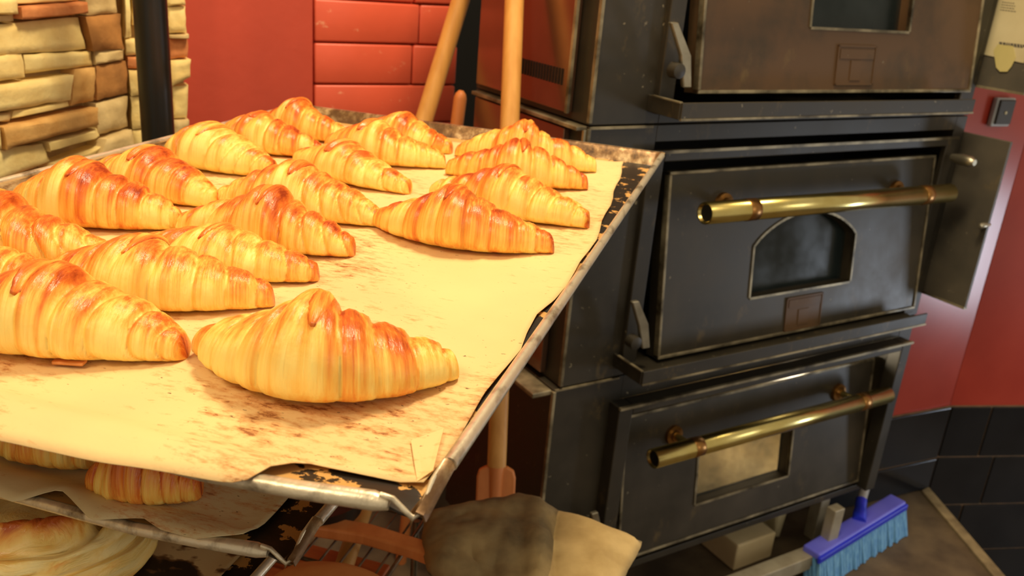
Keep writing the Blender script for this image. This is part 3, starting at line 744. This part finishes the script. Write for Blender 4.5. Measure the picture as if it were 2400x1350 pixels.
# folded canvas bag
def canvas():
    zt_ = ZR+.012
    P = [at_z(*p, zt_) for p in ((1010, 1222), (1215, 1180), (1495, 1285), (1425, 1400), (1180, 1425), (1020, 1345))]
    c = [P[0], P[1], P[2], P[3], P[4], P[5]]
    N, Mn = 36, 24; V, Fc = [], []
    def edge(t, pts):
        L_ = len(pts)-1; x = t*L_; i = min(int(x), L_-1); return pts[i]*(1-(x-i)) + pts[i+1]*(x-i)
    for j_ in range(Mn+1):
        for i in range(N+1):
            u_, v_ = i/N, j_/Mn
            top = edge(u_, [P[0], P[1], P[2]]); bot = edge(u_, [P[5], P[4], P[3]])
            lft = edge(v_, [P[0], (P[0]+P[5])/2 + (P[0]-P[1])*.06, P[5]]); 
            p = top*(1-v_) + bot*v_ + (lft-(P[0]*(1-v_)+P[5]*v_))*(1-u_)
            f = max(0, min(1, min(u_, 1-u_, v_, 1-v_)*9)); f = f**.5
            fold = .009*math.exp(-((u_-.62-.1*(v_-.5))/.035)**2) - .004*math.exp(-((u_-.68-.1*(v_-.5))/.03)**2) - .006*(u_ > .66)
            z = .018*f + fold*f + .010*noise.noise(Vector((u_*4, v_*3, 1)))*f + .004*noise.noise(Vector((u_*13, v_*9, 4)))*f
            V.append((p[0], p[1], p[2]+z))
    for j_ in range(Mn):
        for i in range(N): a = j_*(N+1)+i; Fc.append((a, a+1, a+N+2, a+N+1))
    o = mesh_obj('canvas_bag', V, Fc, ['canvas', 'canvas_light'], None, True)
    for p in o.data.polygons:
        i = p.index % N
        if i/N > .655: p.material_index = 1
    md = o.modifiers.new('s', 'SOLIDIFY'); md.thickness = .010; md.offset = -1
    tag(o, 'folded grey canvas bag lying between the trays and the oven', 'bag'); return P
Pc = canvas()
cc = sum(Pc)/6
ct = box('bag_table', cc[0]-.03, cc[0]+.09, cc[1]-.10, cc[1]+.02, .001, GZ+ZR-.004, 'dark_void', None, .003)
ct.name = 'low_stool'; tag(ct, 'dark low stool holding up the folded canvas bag', 'stool')
# ------------------------------------------------------------------ rack with its post and runners
rk = thing('tray_rack', 'rack with round black steel post at the stone wall', 'rack', Matrix(MT) @ Matrix.Translation((0, 0, FL)))
pa = at_d(371, 320, 1.25) - C0; pa_, pb_ = float(np.dot(pa, TX)), float(np.dot(pa, TY))
tube('post', [(pa_, pb_, .001), (pa_, pb_, OZ+.7)], .0222, 'black_post', rk, 28)
box('side_rail', pa_-.008, pa_+.008, .03, pb_-.01, OZ+.30, OZ+.33, 'black_post', rk, .002); tube('post', [(pa_, .21, .001), (pa_, .21, OZ+.7)], .015, 'black_post', rk, 16)
tube('post', [(pa_, .095, .001), (pa_, .095, OZ+.7)], .0222, 'black_post', rk, 20)
for z in (-.2405, -.3505, -.4505):
    z_ = z+OZ-.002
    for b_ in (.085, .20): box('cross_bar', pa_, -.26 if z > -.4 else -.30, b_, b_+.02, z_-.010, z_, 'black_post', rk, .001)
# ------------------------------------------------------------------ trays
def fsh(a): return .0020 - .0065*min(1.2, max(0, (-a-.014)/.075))
def tray_mesh(W, D=.808):
    A = [-W-.004, -W-.0035, -W, -W+.004, -W+.011, -W+.016, -W+.03, -.25, -.12, -.03, -.020, -.013, -.008, -.0065, -.0025, 0, .0030, .0042]
    Zf = -.018
    prof = [-.0035, -.0008, 0, -.007, -.0165, Zf, Zf, Zf, Zf, Zf, Zf, Zf, Zf-.001, -.0165, -.007, 0, -.0008, -.0040]
    Bs = [(-.024, 'f0'), (-.020, 'f1'), (-.012, 'f2'), (0, 'n'), (.2, 'n'), (.45, 'n'), (.7, 'n'), (D-.016, 'n'), (D-.010, 'b1'), (D-.004, 'b2'), (D, 'b3'), (D+.004, 'b4')]
    V = []
    for b, t in Bs:
        for a, z in zip(A, prof):
            zz_ = z; aa = a
            if t in ('f0', 'f1', 'f2'):
                k = {'f0': 1, 'f1': .9, 'f2': .45}[t]
                if -W+.02 < a < -.015: zz_ = z + .0045*k
                elif a >= -.0131 and a < -.005: zz_ = z + .002*k
                elif a >= -.003: zz_ = z - .014*k; aa = a - .004*k
            if t[0] == 'b':
                k = {'b1': .0015, 'b2': .0165, 'b3': .018, 'b4': .0165}[t]; zz_ = max(z, -.018+k)
            bb = b + fsh(a) if t[0] == 'f' else b
            V.append((aa, bb, zz_))
    n = len(A); Fc = [(j_*n+i, j_*n+i+1, (j_+1)*n+i+1, (j_+1)*n+i) for j_ in range(len(Bs)-1) for i in range(n-1)]
    return V, Fc, n, len(A)
def make_tray(label, W, M):
    t = thing('baking_tray', label, 'tray', M, 'steel baking trays in the rack')
    V, Fc, n, _ = tray_mesh(W)
    o = mesh_obj('pan', V, Fc, ['tray_floor_metal', 'tray_metal'], t, True)
    for p in o.data.polygons:
        i = p.index % (n-1); r_ = p.index//(n-1)
        p.material_index = 0 if (5 <= i <= 11 and r_ < 8) else 1
    md = o.modifiers.new('s', 'SOLIDIFY'); md.thickness = .0012; md.offset = 0
    md = o.modifiers.new('es', 'EDGE_SPLIT'); md.split_angle = .9
    D = .808
    rr = .0038
    tube('rolled_edge', [(.0015, .004, -.0028), (.0015, D-.006, -.0028)], rr, 'rim_metal', t, 12)
    tube('rolled_edge', [(-W-.001, .004, -.0028), (-W-.001, D-.006, -.0028)], rr, 'rim_metal', t, 12)
    tube('rolled_edge', [(-W, D+.001, -.0028), (.0, D+.001, -.0028)], rr*.9, 'rim_metal', t, 12)
    tube('front_lip', [(-W+.03, -.030, -.0150), (-.2, -.030, -.0150), (-.105, -.0298, -.0150), (-.06, -.0265, -.0138), (-.024, -.0232, -.0122), (-.017, -.0225, -.0125)], [.0038, .0038, .0040, .0044, .0047, .003], 'rim_metal', t, 12)
    tube('cut_edge', [(-.021, -.0235, -.0080), (-.015, -.0235, -.0085), (-.010, -.023, -.0130), (-.0055, -.0225, -.0170), (-.003, -.019, -.0155), (-.0022, -.008, -.005), (-.0008, .004, -.001)], .0014, 'rim_metal', t, 8)
    return t
def tmat(sa, sb, z): return Matrix(MT) @ Matrix.Translation((sa, sb, z))
ZT1 = -.22
T1 = make_tray('top steel baking tray filled with croissants', .525, tmat(0, 0, ZT1))
S2 = (-.107, .074, -.330); S3 = (-.178, .03, -.425)
T2 = make_tray('middle steel baking tray directly under the top one', .49, tmat(*S2))
T3 = make_tray('lowest stained baking tray holding the puff pastries', .44, tmat(*S3))
# papers
def paper_sheet(name, label, mat, M, a0, right, front, back, zf, over, seed, amp=.0012):
    N, Mn = 90, 110; V, Fc = [], []
    for j_ in range(Mn+1):
        v_ = j_/Mn
        for i in range(N+1):
            u_ = i/N
            # solve the boundaries
            b_lin = v_
            ar = np.interp(v_, *right)
            a = a0 + (ar-a0)*u_
            bf, bb = np.interp(a, *front), np.interp(a, *back)
            b = bf + (bb-bf)*v_
            z = zf + amp*(noise.noise(Vector((a*14, b*12, seed)))+.6) + .0006*noise.noise(Vector((a*45, b*40, seed)))
            if b < 0 and over: z = zf + .0078*min(1, max(0, (0-b)/.018)) - max(0, -b-.026)*.30 + amp*.5 + .0015*noise.noise(Vector((a*22, 0, seed)))*(b < -.02)
            er = ar - a
            if er < .012: z += (.012-er)*.22*(.5+.5*noise.noise(Vector((b*9, seed, 0)))) + (.0012-0)*0
            V.append((a, b, z))
    for j_ in range(Mn):
        for i in range(N): q_ = j_*(N+1)+i; Fc.append((q_, q_+1, q_+N+2, q_+N+1))
    o = mesh_obj(name, V, Fc, mat, None, True); o.matrix_world = M
    md = o.modifiers.new('s', 'SOLIDIFY'); md.thickness = .0005; md.offset = 1
    tag(o, label, 'paper'); return o
rr = random.Random(4)
bx_ = np.linspace(0, 1, 25)
right1 = (bx_, [(-.010 if t < .50 else -.010-.034*((t-.5)/.5)**1.2) + .0015*math.sin(t*37)-.003*(abs(t-.27) < .03) for t in bx_])
front1 = ([-.6, -.215, -.15, -.090, -.083, -.068, -.045, -.012, 0], [-.050, -.046, -.042, -.037, -.035, -.006, -.003, .001, .006])
back1 = ([-.6, -.45, -.28, -.1, -.04], [.795, .782, .775, .785, .790])
P1 = paper_sheet('baking_paper', 'stained brown baking paper under the croissants on the top tray', 'baking_paper', tmat(0, 0, 0), -.509, right1, front1, back1, -.2368, True, 2)
right2 = (bx_, [-.036+.002*math.sin(t*31) for t in bx_])
front2 = ([-.6, -.30, -.255, -.235, -.21, -.185, -.165, -.13, -.10, -.085, -.06, -.035], [-.012, -.014, -.026, -.012, -.024, -.026, -.009, -.024, -.014, -.018, -.018, -.006])
front2 = (front2[0], [v-.013 for v in front2[1]])
P2 = paper_sheet('baking_paper', 'shaded grey-brown baking paper on the middle tray', 'shelf_paper', tmat(S2[0]+.0, S2[1], S2[2]+.22), -.474, right2, front2, ([-.6, 0], [.78, .78]), -.2368, True, 7, .002)
P3 = paper_sheet('baking_paper', 'blackened patchy paper on the lowest tray', 'burnt_paper' if 'burnt_paper' in MATS else 'shelf_paper', tmat(S3[0], S3[1], S3[2]+.22), -.422, (bx_, [-.03]*25), ([-.6, 0], [-.005, -.005]), ([-.6, 0], [.78, .78]), -.2368, False, 9, .001)
t = NT('burnt_paper'); o_ = t.obj; a_ = t.noise(t.map(o_, (1, 1.4, 1)), 24, 4, .5)
t.set(Base_Color=t.ramp(a_, [(.47, L((200, 172, 124))), (.50, L((120, 84, 50))), (.54, L((40, 28, 18)))]), Roughness=.5); MATS['burnt_paper'] = t.m
P3.data.materials[0] = t.m
# small folded paper flap near the right corner of the top sheet
q = [Tw(*TT(963, 1032, -.234), -.2345), Tw(*TT(1040, 1008, -.234), -.2335), Tw(-.0085, .010, -.2325), Tw(*TT(978, 1128, -.234), -.2345)]
V = [tuple(p) for p in q] + [tuple(p+ZZ*.0006) for p in q]
fp = mesh_obj('paper_fold', V, [(0, 1, 2, 3), (7, 6, 5, 4), (0, 4, 5, 1), (1, 5, 6, 2), (2, 6, 7, 3), (3, 7, 4, 0)], 'note_paper'); fp.data.materials[0] = MATS['baking_paper']
fp.parent = P1; fp.matrix_parent_inverse = P1.matrix_world.inverted()
# ------------------------------------------------------------------ croissants
def smooth(x): x = np.clip(x, 0, 1); return x*x*(3-2*x)
class Cro:
    def __init__(s, Lc, bend, hw, H, seed, mid=0., twist=0., tipw=.0075):
        s.L, s.bend, s.hw, s.H, s.mid, s.tw, s.tipw = Lc, bend, hw, H, mid, twist, tipw
        r = np.random.RandomState(seed); s.seed = seed
        s.edges = []
        for side in (0, 1):
            e = [.19+.08*r.rand()]
            while e[-1] < 1: e.append(e[-1] + (.19+.11*r.rand())*(1-.30*e[-1]))
            s.edges.append(e)
        s.amp = .075+.045*r.rand(); s.sl = r.uniform(-.10, .10, 2)+np.array([.05, .05]); s.ph = r.rand(8)*6.28
        s.bandcol = r.rand(2, 12)
        s.peak = .10+.10*r.rand()
    def surf(s, u, phi, off=0.):
        """u in [-1,1] along the roll, phi round it (0 = right/front side, pi/2 = top)"""
        u = np.asarray(u, float); phi = np.asarray(phi, float)
        side = (u > s.mid).astype(int)
        t = np.where(side == 1, (u-s.mid)/(1-s.mid), (s.mid-u)/(1+s.mid))
        tt = t + (s.sl[0]*np.sin(phi)+s.sl[1]*np.cos(phi+s.ph[0]))*np.minimum(t*3, 1)*.55 + .012*np.sin(phi*3+s.ph[1])
        frac = np.zeros_like(tt); idx = np.zeros_like(tt); tq = np.copy(tt)
        for sd in (0, 1):
            e = [-.3]+s.edges[sd]+[1.6]
            for k in range(len(e)-1):
                mk = (side == sd) & (tt >= e[k]) & (tt < e[k+1])
                f = (tt-e[k])/(e[k+1]-e[k])
                if k == 0: f = (tt/(e[1])).clip(0, 1)
                frac = np.where(mk, f, frac); idx = np.where(mk, k, idx); tq = np.where(mk, (max(e[k], 0)+min(e[k+1], 1.0))/2, tq)
        ts = np.clip(.60*t+.40*tq, 0, 1.2)
        P = lambda x, p, q: (1-np.clip(x, 0, 1)**p).clip(0, 1)**q
        wv = s.tipw + (s.hw-s.tipw)*P(ts, 1.75, .95)
        hv = s.tipw*1.7 + (s.H-s.tipw*1.7)*(.76*P(ts, 1.9, .9)+.24*np.exp(-(ts/.24)**2))
        close = np.sqrt(1-np.clip((t-.955)/.045, 0, 1)**2)
        bulge = 1 + s.amp*(np.sin(np.pi*np.clip(frac, 0, 1)**.75)-.45)*smooth((1.02-t)*6)
        bulge = bulge - s.amp*.9*smooth((frac-.88)/.12)*(t < .97)
        lump = 1+.03*np.sin(u*5+s.ph[2]+phi)+.02*np.sin(u*11+s.ph[3]-2*phi)
        wv = wv*bulge*lump*close; hv = hv*bulge*lump*close
        fine = .00016*np.sin(u*120+s.ph[4]+2*np.sin(phi+u*3))+.00025*np.sin(u*47+s.ph[5]-np.sin(2*phi))
        cs, sn = np.cos(phi), np.sin(phi)
        base = .34
        X = wv*np.sign(cs)*np.abs(cs)**.92
        Z = np.where(sn > 0, hv*(base+(1-base)*np.abs(sn)**.88), hv*base*(1-np.abs(sn)**.75*1.0))
        X = np.where(sn < 0, X*(1-.12*np.abs(sn)), X)
        X = X+(fine+off)*cs; Z = np.maximum(Z+(fine+off)*np.maximum(sn, 0), 0)
        # spine
        x = u*s.L/2; y = s.bend*(1-np.abs(u)**1.5); dy = -s.bend*1.5*np.abs(u)**.5*np.sign(u)/(s.L/2)
        nx, ny = -dy/np.sqrt(1+dy*dy), 1/np.sqrt(1+dy*dy)
        tipz = .002*np.clip(np.abs(u)-.8, 0, 1)*0
        # phi=0 looks to the front (-y)
        pos = np.stack([x-nx*X, y-ny*X, Z+tipz], -1)
        bc = np.zeros_like(tt)
        for sd in (0, 1):
            for k in range(12): bc = np.where((side == sd) & (idx == k), s.bandcol[sd][k], bc)
        top = np.clip(sn, 0, 1)
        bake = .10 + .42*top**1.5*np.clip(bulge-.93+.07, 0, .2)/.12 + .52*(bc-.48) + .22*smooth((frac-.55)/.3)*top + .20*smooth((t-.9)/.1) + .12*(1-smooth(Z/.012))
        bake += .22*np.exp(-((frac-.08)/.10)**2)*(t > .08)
        return pos, bake, t
def build_croissant(label, ctr, ang, Lc, front, H, seed, zf, hw=.033, flap=1, group='croissants on the top tray', mid=0., gold=0., M0=None):
    rs_ = np.random.RandomState(seed+77)
    bend = front+hw*.93; ctr = (ctr[0], ctr[1])
    c = Cro(Lc, bend, hw, H, seed, mid)
    nu, nphi = 190, 60
    uu = np.sin(np.linspace(-1, 1, nu)*math.pi/2*.93)/math.sin(math.pi/2*.93); ph = np.linspace(0, 2*np.pi, nphi, endpoint=False)
    U, PH = np.meshgrid(uu, ph, indexing='ij')
    pos, bake, t = c.surf(U, PH); bake = bake+gold
    # ragged foot
    rag = np.array([[noise.noise(Vector((float(p[0])*260, float(p[1])*260, seed))) for p in row[:1]] for row in pos])
    V = pos.reshape(-1, 3)
    Fc = [(i*nphi+k, i*nphi+(k+1) % nphi, (i+1)*nphi+(k+1) % nphi, (i+1)*nphi+k) for i in range(nu-1) for k in range(nphi)]
    Fc.append(tuple(range(nphi))); Fc.append(tuple((nu-1)*nphi+k for k in range(nphi))[::-1])
    me = bpy.data.meshes.new('croissant'); me.from_pydata(V.tolist(), [], Fc); me.materials.append(MATS['croissant_crust']); me.shade_smooth()
    at = me.attributes.new('bake', 'FLOAT', 'POINT'); at.data.foreach_set('value', bake.reshape(-1).astype(np.float32))
    uvl = me.uv_layers.new(name='UVMap'); lv = np.zeros(len(me.loops), dtype=np.int32); me.loops.foreach_get('vertex_index', lv)
    uvv = np.stack([U.reshape(-1)*(Lc/.15), np.cos(PH.reshape(-1))*.9+np.sin(PH.reshape(-1)*1)*.35], -1)
    uvl.data.foreach_set('uv', uvv[lv].reshape(-1).astype(np.float32))
    o = bpy.data.objects.new('croissant', me); col.objects.link(o)
    o.matrix_world = Matrix(MT) @ Matrix.Translation((ctr[0], ctr[1], zf)) @ Matrix.Rotation(ang, 4, 'Z')
    tag(o, label, 'croissant', group)
    if flap:
        # the pointed tongue of dough that closes the roll, lying over the top
        nf, nw = 26, 9; u_c = mid+rs_.uniform(-.07, .07); ph0, ph1 = math.radians(150), math.radians(rs_.uniform(38, 66)); Vt, uvt, bk = [], [], []
        for off in (.0010, -.0010):
            for i in range(nf):
                f = i/(nf-1); p_ = ph0+(ph1-ph0)*f; hwid = (.105*(1-f**1.3)+.020)*(1 if f < .9 else 1-.5*((f-.9)/.1)**2)
                us = u_c + rs_.uniform(-.004, .004) + np.linspace(-hwid, hwid, nw) + .03*math.sin(f*2.5)
                lift = off+(.0005*smooth(np.array(f*1.3-.3)) if off > 0 else -.001)
                ed = np.array([0, .7, 1, 1, 1, 1, 1, .7, 0]) if off > 0 else np.ones(nw)
                pz, _, _ = c.surf(us, np.full(nw, p_), 0)
                pn, _, _ = c.surf(us, np.full(nw, p_), .01)
                dirn = (pn-pz)/np.maximum(np.linalg.norm(pn-pz, axis=1, keepdims=True), 1e-6)
                pts = pz+dirn*(lift*ed[:, None] if off > 0 else lift*np.ones((nw, 1)))
                Vt += pts.tolist(); uvt += [(x*(Lc/.15), p_*.3) for x in us]; bk += [.42+.45*f+gold+.25*(1-e_) for e_ in ed]
        Ft = []
        for i in range(nf-1):
            for k in range(nw-1):
                a = i*nw+k; Ft.append((a, a+1, a+nw+1, a+nw)); b = nf*nw+a; Ft.append((b, b+nw, b+nw+1, b+1))
        g = nf*nw
        for i in range(nf-1):
            for k in (0, nw-1): Ft.append((i*nw+k, (i+1)*nw+k, g+(i+1)*nw+k, g+i*nw+k))
        for i in (0, nf-1):
            for k in range(nw-1): Ft.append((i*nw+k, i*nw+k+1, g+i*nw+k+1, g+i*nw+k))
        mt = bpy.data.meshes.new('dough_tip'); mt.from_pydata(Vt, [], Ft); mt.materials.append(MATS['croissant_crust']); mt.shade_smooth()
        at = mt.attributes.new('bake', 'FLOAT', 'POINT'); at.data.foreach_set('value', np.array(bk, dtype=np.float32))
        ul = mt.uv_layers.new(name='UVMap'); lv = np.zeros(len(mt.loops), dtype=np.int32); mt.loops.foreach_get('vertex_index', lv)
        ul.data.foreach_set('uv', np.array(uvt)[lv].reshape(-1).astype(np.float32))
        q_ = bpy.data.objects.new('dough_tip', mt); col.objects.link(q_); q_.parent = o
    return o
ZC = -.2358
CR = [  # label, centre, angle, length, front offset, height, half width, gold
 ('large pale golden croissant at the front centre, nearest the bare paper', (-.110, .101), .21, .154, -.067, .053, .037, -.06, 0),
 ('croissant cut by the left photo edge, at the front left', (-.265, .051), .24, .162, -.030, .050, .034, -.02, -.03),
 ('croissant behind the front left one, with a dark glossy tip on its crest', (-.262, .151), .19, .158, -.048, .045, .033, .0, -.12),
 ('slim croissant two rows behind the front centre one', (-.253, .216), .09, .145, -.040, .036, .030, .02, -.1),
 ('croissant with a curled back flap in the middle of the left rows', (-.260, .281), .06, .156, -.035, .047, .031, .0, .08),
 ('large croissant left of centre with a broad dark glossy side band', (-.413, .268), .16, .152, -.045, .054, .033, .08, -.05),
 ('croissant third from the front in the far left row', (-.423, .355), -.09, .150, -.036, .047, .032, .02, 0),
 ('pale croissant fourth from the front in the far left row', (-.438, .488), -.19, .150, -.046, .048, .034, -.04, 0),
 ('croissant fifth in the far left row, before the rearmost one', (-.440, .594), -.07, .142, -.050, .046, .032, .04, 0),
 ('rearmost croissant in the far left corner of the top tray', (-.443, .692), -.15, .132, -.046, .046, .030, .02, -.1),
 ('croissant with a broad rounded front in the back middle of the tray', (-.308, .634), -.14, .162, -.060, .047, .034, .04, 0),
 ('rearmost croissant in the middle, half hidden by the broad rounded one', (-.318, .713), -.19, .142, -.040, .042, .030, .02, 0),
 ('croissant pointing down to the right in the middle of the tray', (-.299, .520), -.36, .172, -.040, .040, .030, .06, 0),
 ('croissant whose right tip touches the big centre right one', (-.278, .365), .09, .160, -.030, .050, .033, .02, -.05),
 ('long brown croissant at the front of the right-hand row', (-.120, .376), .04, .164, -.052, .050, .034, .12, -.1),
 ('croissant second in the right-hand row with a shiny brown right tip', (-.111, .483), -.16, .174, -.040, .046, .032, .02, 0),
 ('strongly striped croissant third in the right-hand row', (-.138, .610), .15, .162, -.042, .050, .032, .10, 0),
 ('rearmost croissant in the right-hand row, with a high peak', (-.154, .705), .10, .176, -.046, .054, .031, .04, 0),
 ('croissant at the left photo edge below the dark-banded one', (-.409, .173), .20, .150, -.048, .046, .034, .08, 0),
 ('croissant at the left edge of which only the right tip shows', (-.375, .102), .25, .120, -.036, .038, .030, -.02, 0)]
for i, (lb, c_, an, Lc, fr, H_, hw_, gd, md_) in enumerate(CR):
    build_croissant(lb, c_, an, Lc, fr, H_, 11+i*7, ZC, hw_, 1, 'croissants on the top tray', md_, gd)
z2 = S2[2]-.0175+.0025
c2a = TT(322, 1128, z2+.012); c2b = TT(110, 1045, z2+.012)
build_croissant('brown croissant in the shade on the middle tray, nearest the right', (c2a[0]-.000, c2a[1]+.008), .20, .074, -.026, .047, 301, z2, .026, 0, 'croissants on the middle tray', 0, .22)
build_croissant('croissant on the middle tray half hidden by the paper edge above', (c2b[0], c2b[1]+.012), .15, .100, -.030, .043, 307, z2, .026, 0, 'croissants on the middle tray', 0, .05)
# puff pastries on the lowest tray
def puff(label, px, r, seed, rz=.5):
    z3 = S3[2]-.0175+.0015; c = TT(px[0], px[1], z3+.01); n, m_ = 44, 90; V, Fc, bk, uv = [], [], [], []
    for i in range(n+1):
        f = i/n
        for k in range(m_):
            th = 2*math.pi*k/m_
            if f < .22: rad = r*(.90+.10*f/.22); z = .010*(f/.22)*1.2
            else: g = (f-.22)/.78; rad = r*math.cos(g*math.pi/2)**.8; z = .012+.030*math.sin(g*math.pi/2)-.0035*math.sin(g*22)*(g < .6)
            lay = .0022*math.sin(z*900+3*math.sin(th*2+seed))
            rad = max(rad+lay*(f < .9)*1.4, 0); x, y = rad*math.cos(th), rad*.82*math.sin(th)
            fold = .014*math.exp(-((y-.16*x+.026)/.006)**2)*(1 if f > .4 else 0)*smooth(np.array((r*.8-abs(x))/r*2))
            z += float(fold) + .002*noise.noise(Vector((x*60, y*60, seed)))*(f > .15)
            V.append((x, y, max(z, 0))); bk.append(.16+float(fold)*78+(.55 if .02 < f < .16 else 0)+.25*math.sin(z*700+2*math.sin(th*2))*(.1 < f < .75)); uv.append((rad/r*.9+z*10, th*.6))
    for i in range(n):
        for k in range(m_): q_ = (k+1) % m_; Fc.append((i*m_+k, i*m_+q_, (i+1)*m_+q_, (i+1)*m_+k))
    Fc.append(tuple(range(m_))[::-1]); 
    me = bpy.data.meshes.new('puff_pastry'); me.from_pydata(V, [], Fc); me.materials.append(MATS['puff_crust']); me.shade_smooth()
    at = me.attributes.new('bake', 'FLOAT', 'POINT'); at.data.foreach_set('value', np.array(bk, dtype=np.float32))
    ul = me.uv_layers.new(name='UVMap'); lv = np.zeros(len(me.loops), dtype=np.int32); me.loops.foreach_get('vertex_index', lv)
    ul.data.foreach_set('uv', np.array(uv)[lv].reshape(-1).astype(np.float32))
    o = bpy.data.objects.new('puff_pastry', me); col.objects.link(o); o.matrix_world = Matrix(MT) @ Matrix.Translation((c[0], c[1], z3)) @ Matrix.Rotation(.5, 4, 'Z')
    tag(o, label, 'pastry', 'puff pastries on the lowest tray'); return o
puff('flat layered puff pastry with a browned fold, front of the lowest tray', (85, 1290), .082, 2)
puff('pale puff pastry behind the browned-fold one on the lowest tray', (-230, 1165), .050, 5)
# crumbs
fk = Tw(*TT(160, 858, ZC), ZC)
bm = bmesh.new(); bbox_bm(bm, -.008, .010, -.003, .003, 0, .002, .0008)
for v in bm.verts: v.co.z += abs(v.co.x)*.2
o = from_bm('pastry_crumb', bm, 'bread_crust'); o.location = tuple(fk); tag(o, 'small pastry crumb on the paper before the front left croissant', 'crumb')
